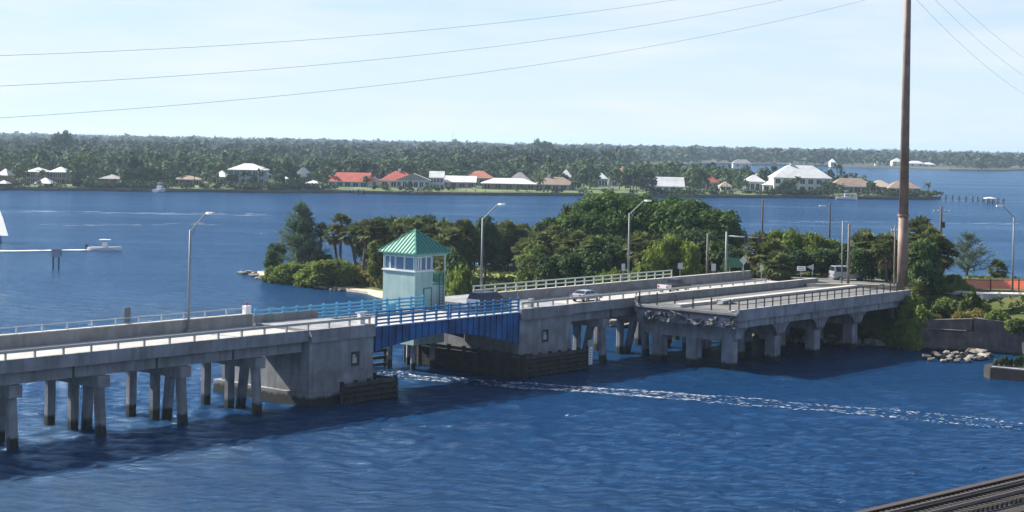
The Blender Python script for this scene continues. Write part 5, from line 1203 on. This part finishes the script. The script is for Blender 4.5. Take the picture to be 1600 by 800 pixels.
def far_free(x, y, pad=0):
    for hx, hy, a, d in HOUSES:
        if abs(x-hx) < a*.8+pad and -d-40 < y-hy < d+pad: return False
    return True
rs = np.random.RandomState(11); cnt = 0; tries = 0
while cnt < 280 and tries < 9000:
    tries += 1; y = 665 + 200*rs.random()**1.3; x = rs.uniform(-.33, .265)*y
    dd = float(sdf(PEN, np.array([x]), np.array([y]))[0])
    if dd < 4 or not far_free(x, y, 2): continue
    if x > 0 and dd < 12 and rs.random() < .5: continue
    hx, hy, hl = min(HN, key=lambda h: (h[0]-x)**2 + (h[1]-y)**2); rel = 'left of' if x < hx-8 else 'right of' if x > hx+8 else ('behind' if y > hy else 'in front of')
    cnt += 1
    if rs.random() < .5:
        hh = rs.uniform(7, 14.5); t = thing('coconut_palm', uniq(('tall' if hh > 9.5 else 'short') + ' palms ' + rel + ' the ' + short(hl)), 'palm tree', (x, y, 1.3), rs.uniform(0,6), 'palms of the far shore')
        link('trunk', CT, t, scale=(5, 5, hh)); link('crown', CC[cnt % 3], t, (.7, 0, hh))
    else:
        s_ = rs.uniform(.7, 1.35); kk = int(rs.randint(6)); t = thing('broadleaf_tree', uniq(('pale green' if kk > 3 else 'dark') + (' broad' if s_ > 1 else ' small') + ' trees ' + rel + ' the ' + short(hl)), 'tree', (x, y, 1.3), rs.uniform(0,6), 'trees of the far shore')
        link('crown', FB[kk], t, scale=(s_, s_, s_*rs.uniform(.8,1.15))); link('trunk', FT, t, scale=s_)
for i, (px, py, hpx, kind, lb) in enumerate([(362,292,22,0,'tree before the left corner of the grey villa'),(378,293,27,1,'palm before the middle of the grey villa'),(396,292,20,0,'tree before the right part of the grey villa'),(408,292,28,1,'palm at the right corner of the grey villa'),(462,293,24,0,'dark tree before the tall white gable'),(330,292,16,0,'low tree left of the house by the villa'),
      (1232,303,24,0,'dark tree before the left end of the mansion'),(1244,302,27,1,'palm before the mansion chimney'),(1222,303,17,0,'low dark tree before the garage wing'),(1290,303,16,0,'small tree at the right corner of the mansion'),(1362,304,22,0,'tree between the pinkish house and the tan roof'),(1312,303,14,1,'short palm before the pinkish house'),(1448,305,19,1,'single palm near the right tip of the peninsula'),(62,290,24,1,'palm behind the pyramid boathouse'),(120,292,26,0,'tree right of the twin houses'),(640,297,14,0,'small tree before the grey gabled front'),(575,294,18,1,'palm at the right end of the red gable house'),(845,300,22,1,'palm between the veranda bungalow and the brown house'),(900,300,20,0,'tree at the right end of the brown chimney house'),(705,298,13,0,'bushy tree before the white bungalow')]):
    x, y = site(px, py, 1.3); hh = hpx*y/FOC
    if kind:
        t = thing('coconut_palm', lb, 'palm tree', (x, y, 1.3), i, 'palms of the far shore'); link('trunk', CT, t, scale=(5, 5, hh*.85)); link('crown', CC[i % 3], t, (.7, 0, hh*.85))
    else:
        s_ = hh/9.3; t = thing('broadleaf_tree', lb, 'tree', (x, y, 1.3), i, 'trees of the far shore'); link('crown', FB[i % 6], t, scale=(s_*.9, s_*.9, s_)); link('trunk', FT, t, scale=s_)
# the wood behind the houses and the forest to the horizon
def forest(name, label, n, yfun, xr, cond, hmin, hmax, size_k, seed, per=9, m=M['forest'], zg=1.0):
    rs = np.random.RandomState(seed); Vs = []; Fs = []; n0 = 0; P = []
    while len(P) < n:
        y = yfun(rs.random(4000)); x = rs.uniform(xr[0], xr[1], 4000)*y; ok = cond(x, y); P += list(zip(x[ok], y[ok]))
    P = np.array(P[:n]); Y = P[:, 1]; h = rs.uniform(hmin, hmax, n); h = hmin + (h-hmin)**2/(hmax-hmin); w = size_k*(.55+.45*rs.random(n))*np.clip(Y/1000, .75, 3.5)**.75
    # each crown: small tufts spread over a dome
    c = np.repeat(np.stack([P[:,0], Y, zg+h*.62], 1), per, 0); ww = np.repeat(w, per)[:, None]; hh = np.repeat(h, per)[:, None]
    d = rs.normal(size=(n*per, 3)); d[:, 2] = np.abs(d[:, 2])*1.1 - .35; d /= np.linalg.norm(d, axis=1)[:, None]
    cc = c + d*np.concatenate([ww*.5, ww*.5, hh*.38], 1)
    V, F = leaves(rs, cc, ww[:, 0]*.2, 3, 1.0, up=.4, stretch=1.3)
    k = len(cc)*3; cen = np.repeat(cc, 3, 0); cen = np.concatenate([cen]*3); sz = np.concatenate([np.repeat(ww[:, 0]*.26, 3)]*3)[:, None]
    mid = (V[:k]+V[k:2*k]+V[2*k:])/3; mid = np.concatenate([mid]*3); V = mid + (V-mid)*sz*1.25
    return stuff(link(name, npmesh(name, V, F, m)), label, 'forest')
inpen = lambda x, y: sdf(PEN, x, y) > 6
def pencond(x, y):
    ok = inpen(x, y)
    for hx, hy, a, d in HOUSES:
        ok &= ~((np.abs(x-hx*y/hy) < a*.8) & (y > hy-d-(55 if hy < 800 else 190)) & (y < hy+d))
    # keep the front lawns and houses in view
    xi = np.interp(x, [p[0] for p in PEN[:16]], [p[1] for p in PEN[:16]])
    return ok & (y > xi + 16)
forest('peninsula_wood', 'mixed trees filling the gaps between the houses of the peninsula', 2600, lambda u: 660 + 400*u, (-.36, .24), pencond, 6, 12, 8, 21, 12, M['fleaf'], 1.0)
def shorecond(x, y):
    xi = np.interp(x, [p[0] for p in PEN[:16]], [p[1] for p in PEN[:16]]); ok = (y > xi + .8) & (y < xi + 9)
    dens = np.where(x < -72, .8, np.where(x > 60, .6, .12)) * (.55 + .45*np.sin(x*.11))
    return ok & (rs.random(len(x)) < dens) & (x > -260)
forest('shoreline_shrubs', 'low shrubs and mangroves along the far seawall', 700, lambda u: 655 + 150*u, (-.36, .26), shorecond, 1.2, 3.2, 4, 24, 10, M['fleaf'], 1.2)
def farcond(x, y):
    ok = sdf(FARL, x, y) > 3
    for hx, hy, a, d in HOUSES:
        if hy > 900: ok &= ~((np.abs(x-hx) < a) & (y > hy*.74) & (y < hy+d))
    return ok
forest('far_forest', 'unbroken blue-green forest reaching to the horizon', 5200, lambda u: 1/(1/1070*(1-u) + 1/3600*u), (-.36, .36), farcond, 8, 17, 9, 22, 9)
forest('horizon_forest', 'hazy line of trees on the horizon', 3600, lambda u: 1/(1/2000*(1-u) + 1/9000*u), (-.38, .38), farcond, 11, 18, 12, 23, 7)
# individual trees on the skyline
for i, (px, yt, Y, lb) in enumerate([(92,209,1150,'tall dark casuarina breaking the skyline at the left'),(98,206,1160,'tallest dark casuarina breaking the skyline at the left'),(104,208,1150,'right-hand dark casuarina of the skyline clump at the left'),(839,220,1700,'pointed pine at the left of the middle skyline clump'),(846,222,1700,'pine in the middle of the small skyline clump'),(852,222,1720,'rounded pine of the middle skyline clump'),(859,223,1700,'slim pine standing apart right of the skyline clump'),(712,219,2500,'dark pine clump beside the radio mast')]):
    X, _, zt = atY(px, yt, Y); h = zt-1; t = thing('skyline_tree', lb, 'tree', (X, Y, 1), 0, 'trees breaking the skyline'); link('crown', FB[i % 4], t, (0,0,h*.1), i, (h/9*.55, h/9*.55, h/9*.92)); link('trunk', FT, t, scale=(1,1,h/9))
X, Y, zt = atY(708, 204, 3600); t = thing('radio_mast', 'thin lattice radio mast on the horizon left of centre', 'mast', (X, Y, 1))
for dx in (-.7, .7): MB().tube((dx,0,0),(dx*.5,0,zt-1),.16,n=4).build('leg', M['galv'], t)
for i in range(12): MB().beam((-.7,0,2+i*3.4),(.7,0,4+i*3.4),.14,.14).build('brace', M['galv'], t)

# ------------------------------------------------------------------ haze
hz = MB().box(-9200, 9200, -80, 14200, -2.5, 53).build('haze', mat('haze_dummy', (1,1,1)))
hm = bpy.data.materials.new('haze'); hm.use_nodes = True; n = hm.node_tree; n.nodes.clear(); oo = n.nodes.new('ShaderNodeOutputMaterial'); pv = n.nodes.new('ShaderNodeVolumePrincipled')
pv.inputs['Color'].default_value = (.60, .80, 1, 1); pv.inputs['Density'].default_value = .00010; pv.inputs['Anisotropy'].default_value = .3
n.links.new(pv.outputs[0], oo.inputs['Volume']); hz.data.materials.clear(); hz.data.materials.append(hm); hz['kind'] = 'stuff'; hz['label'] = 'thin blue haze in the air'

number_labels()
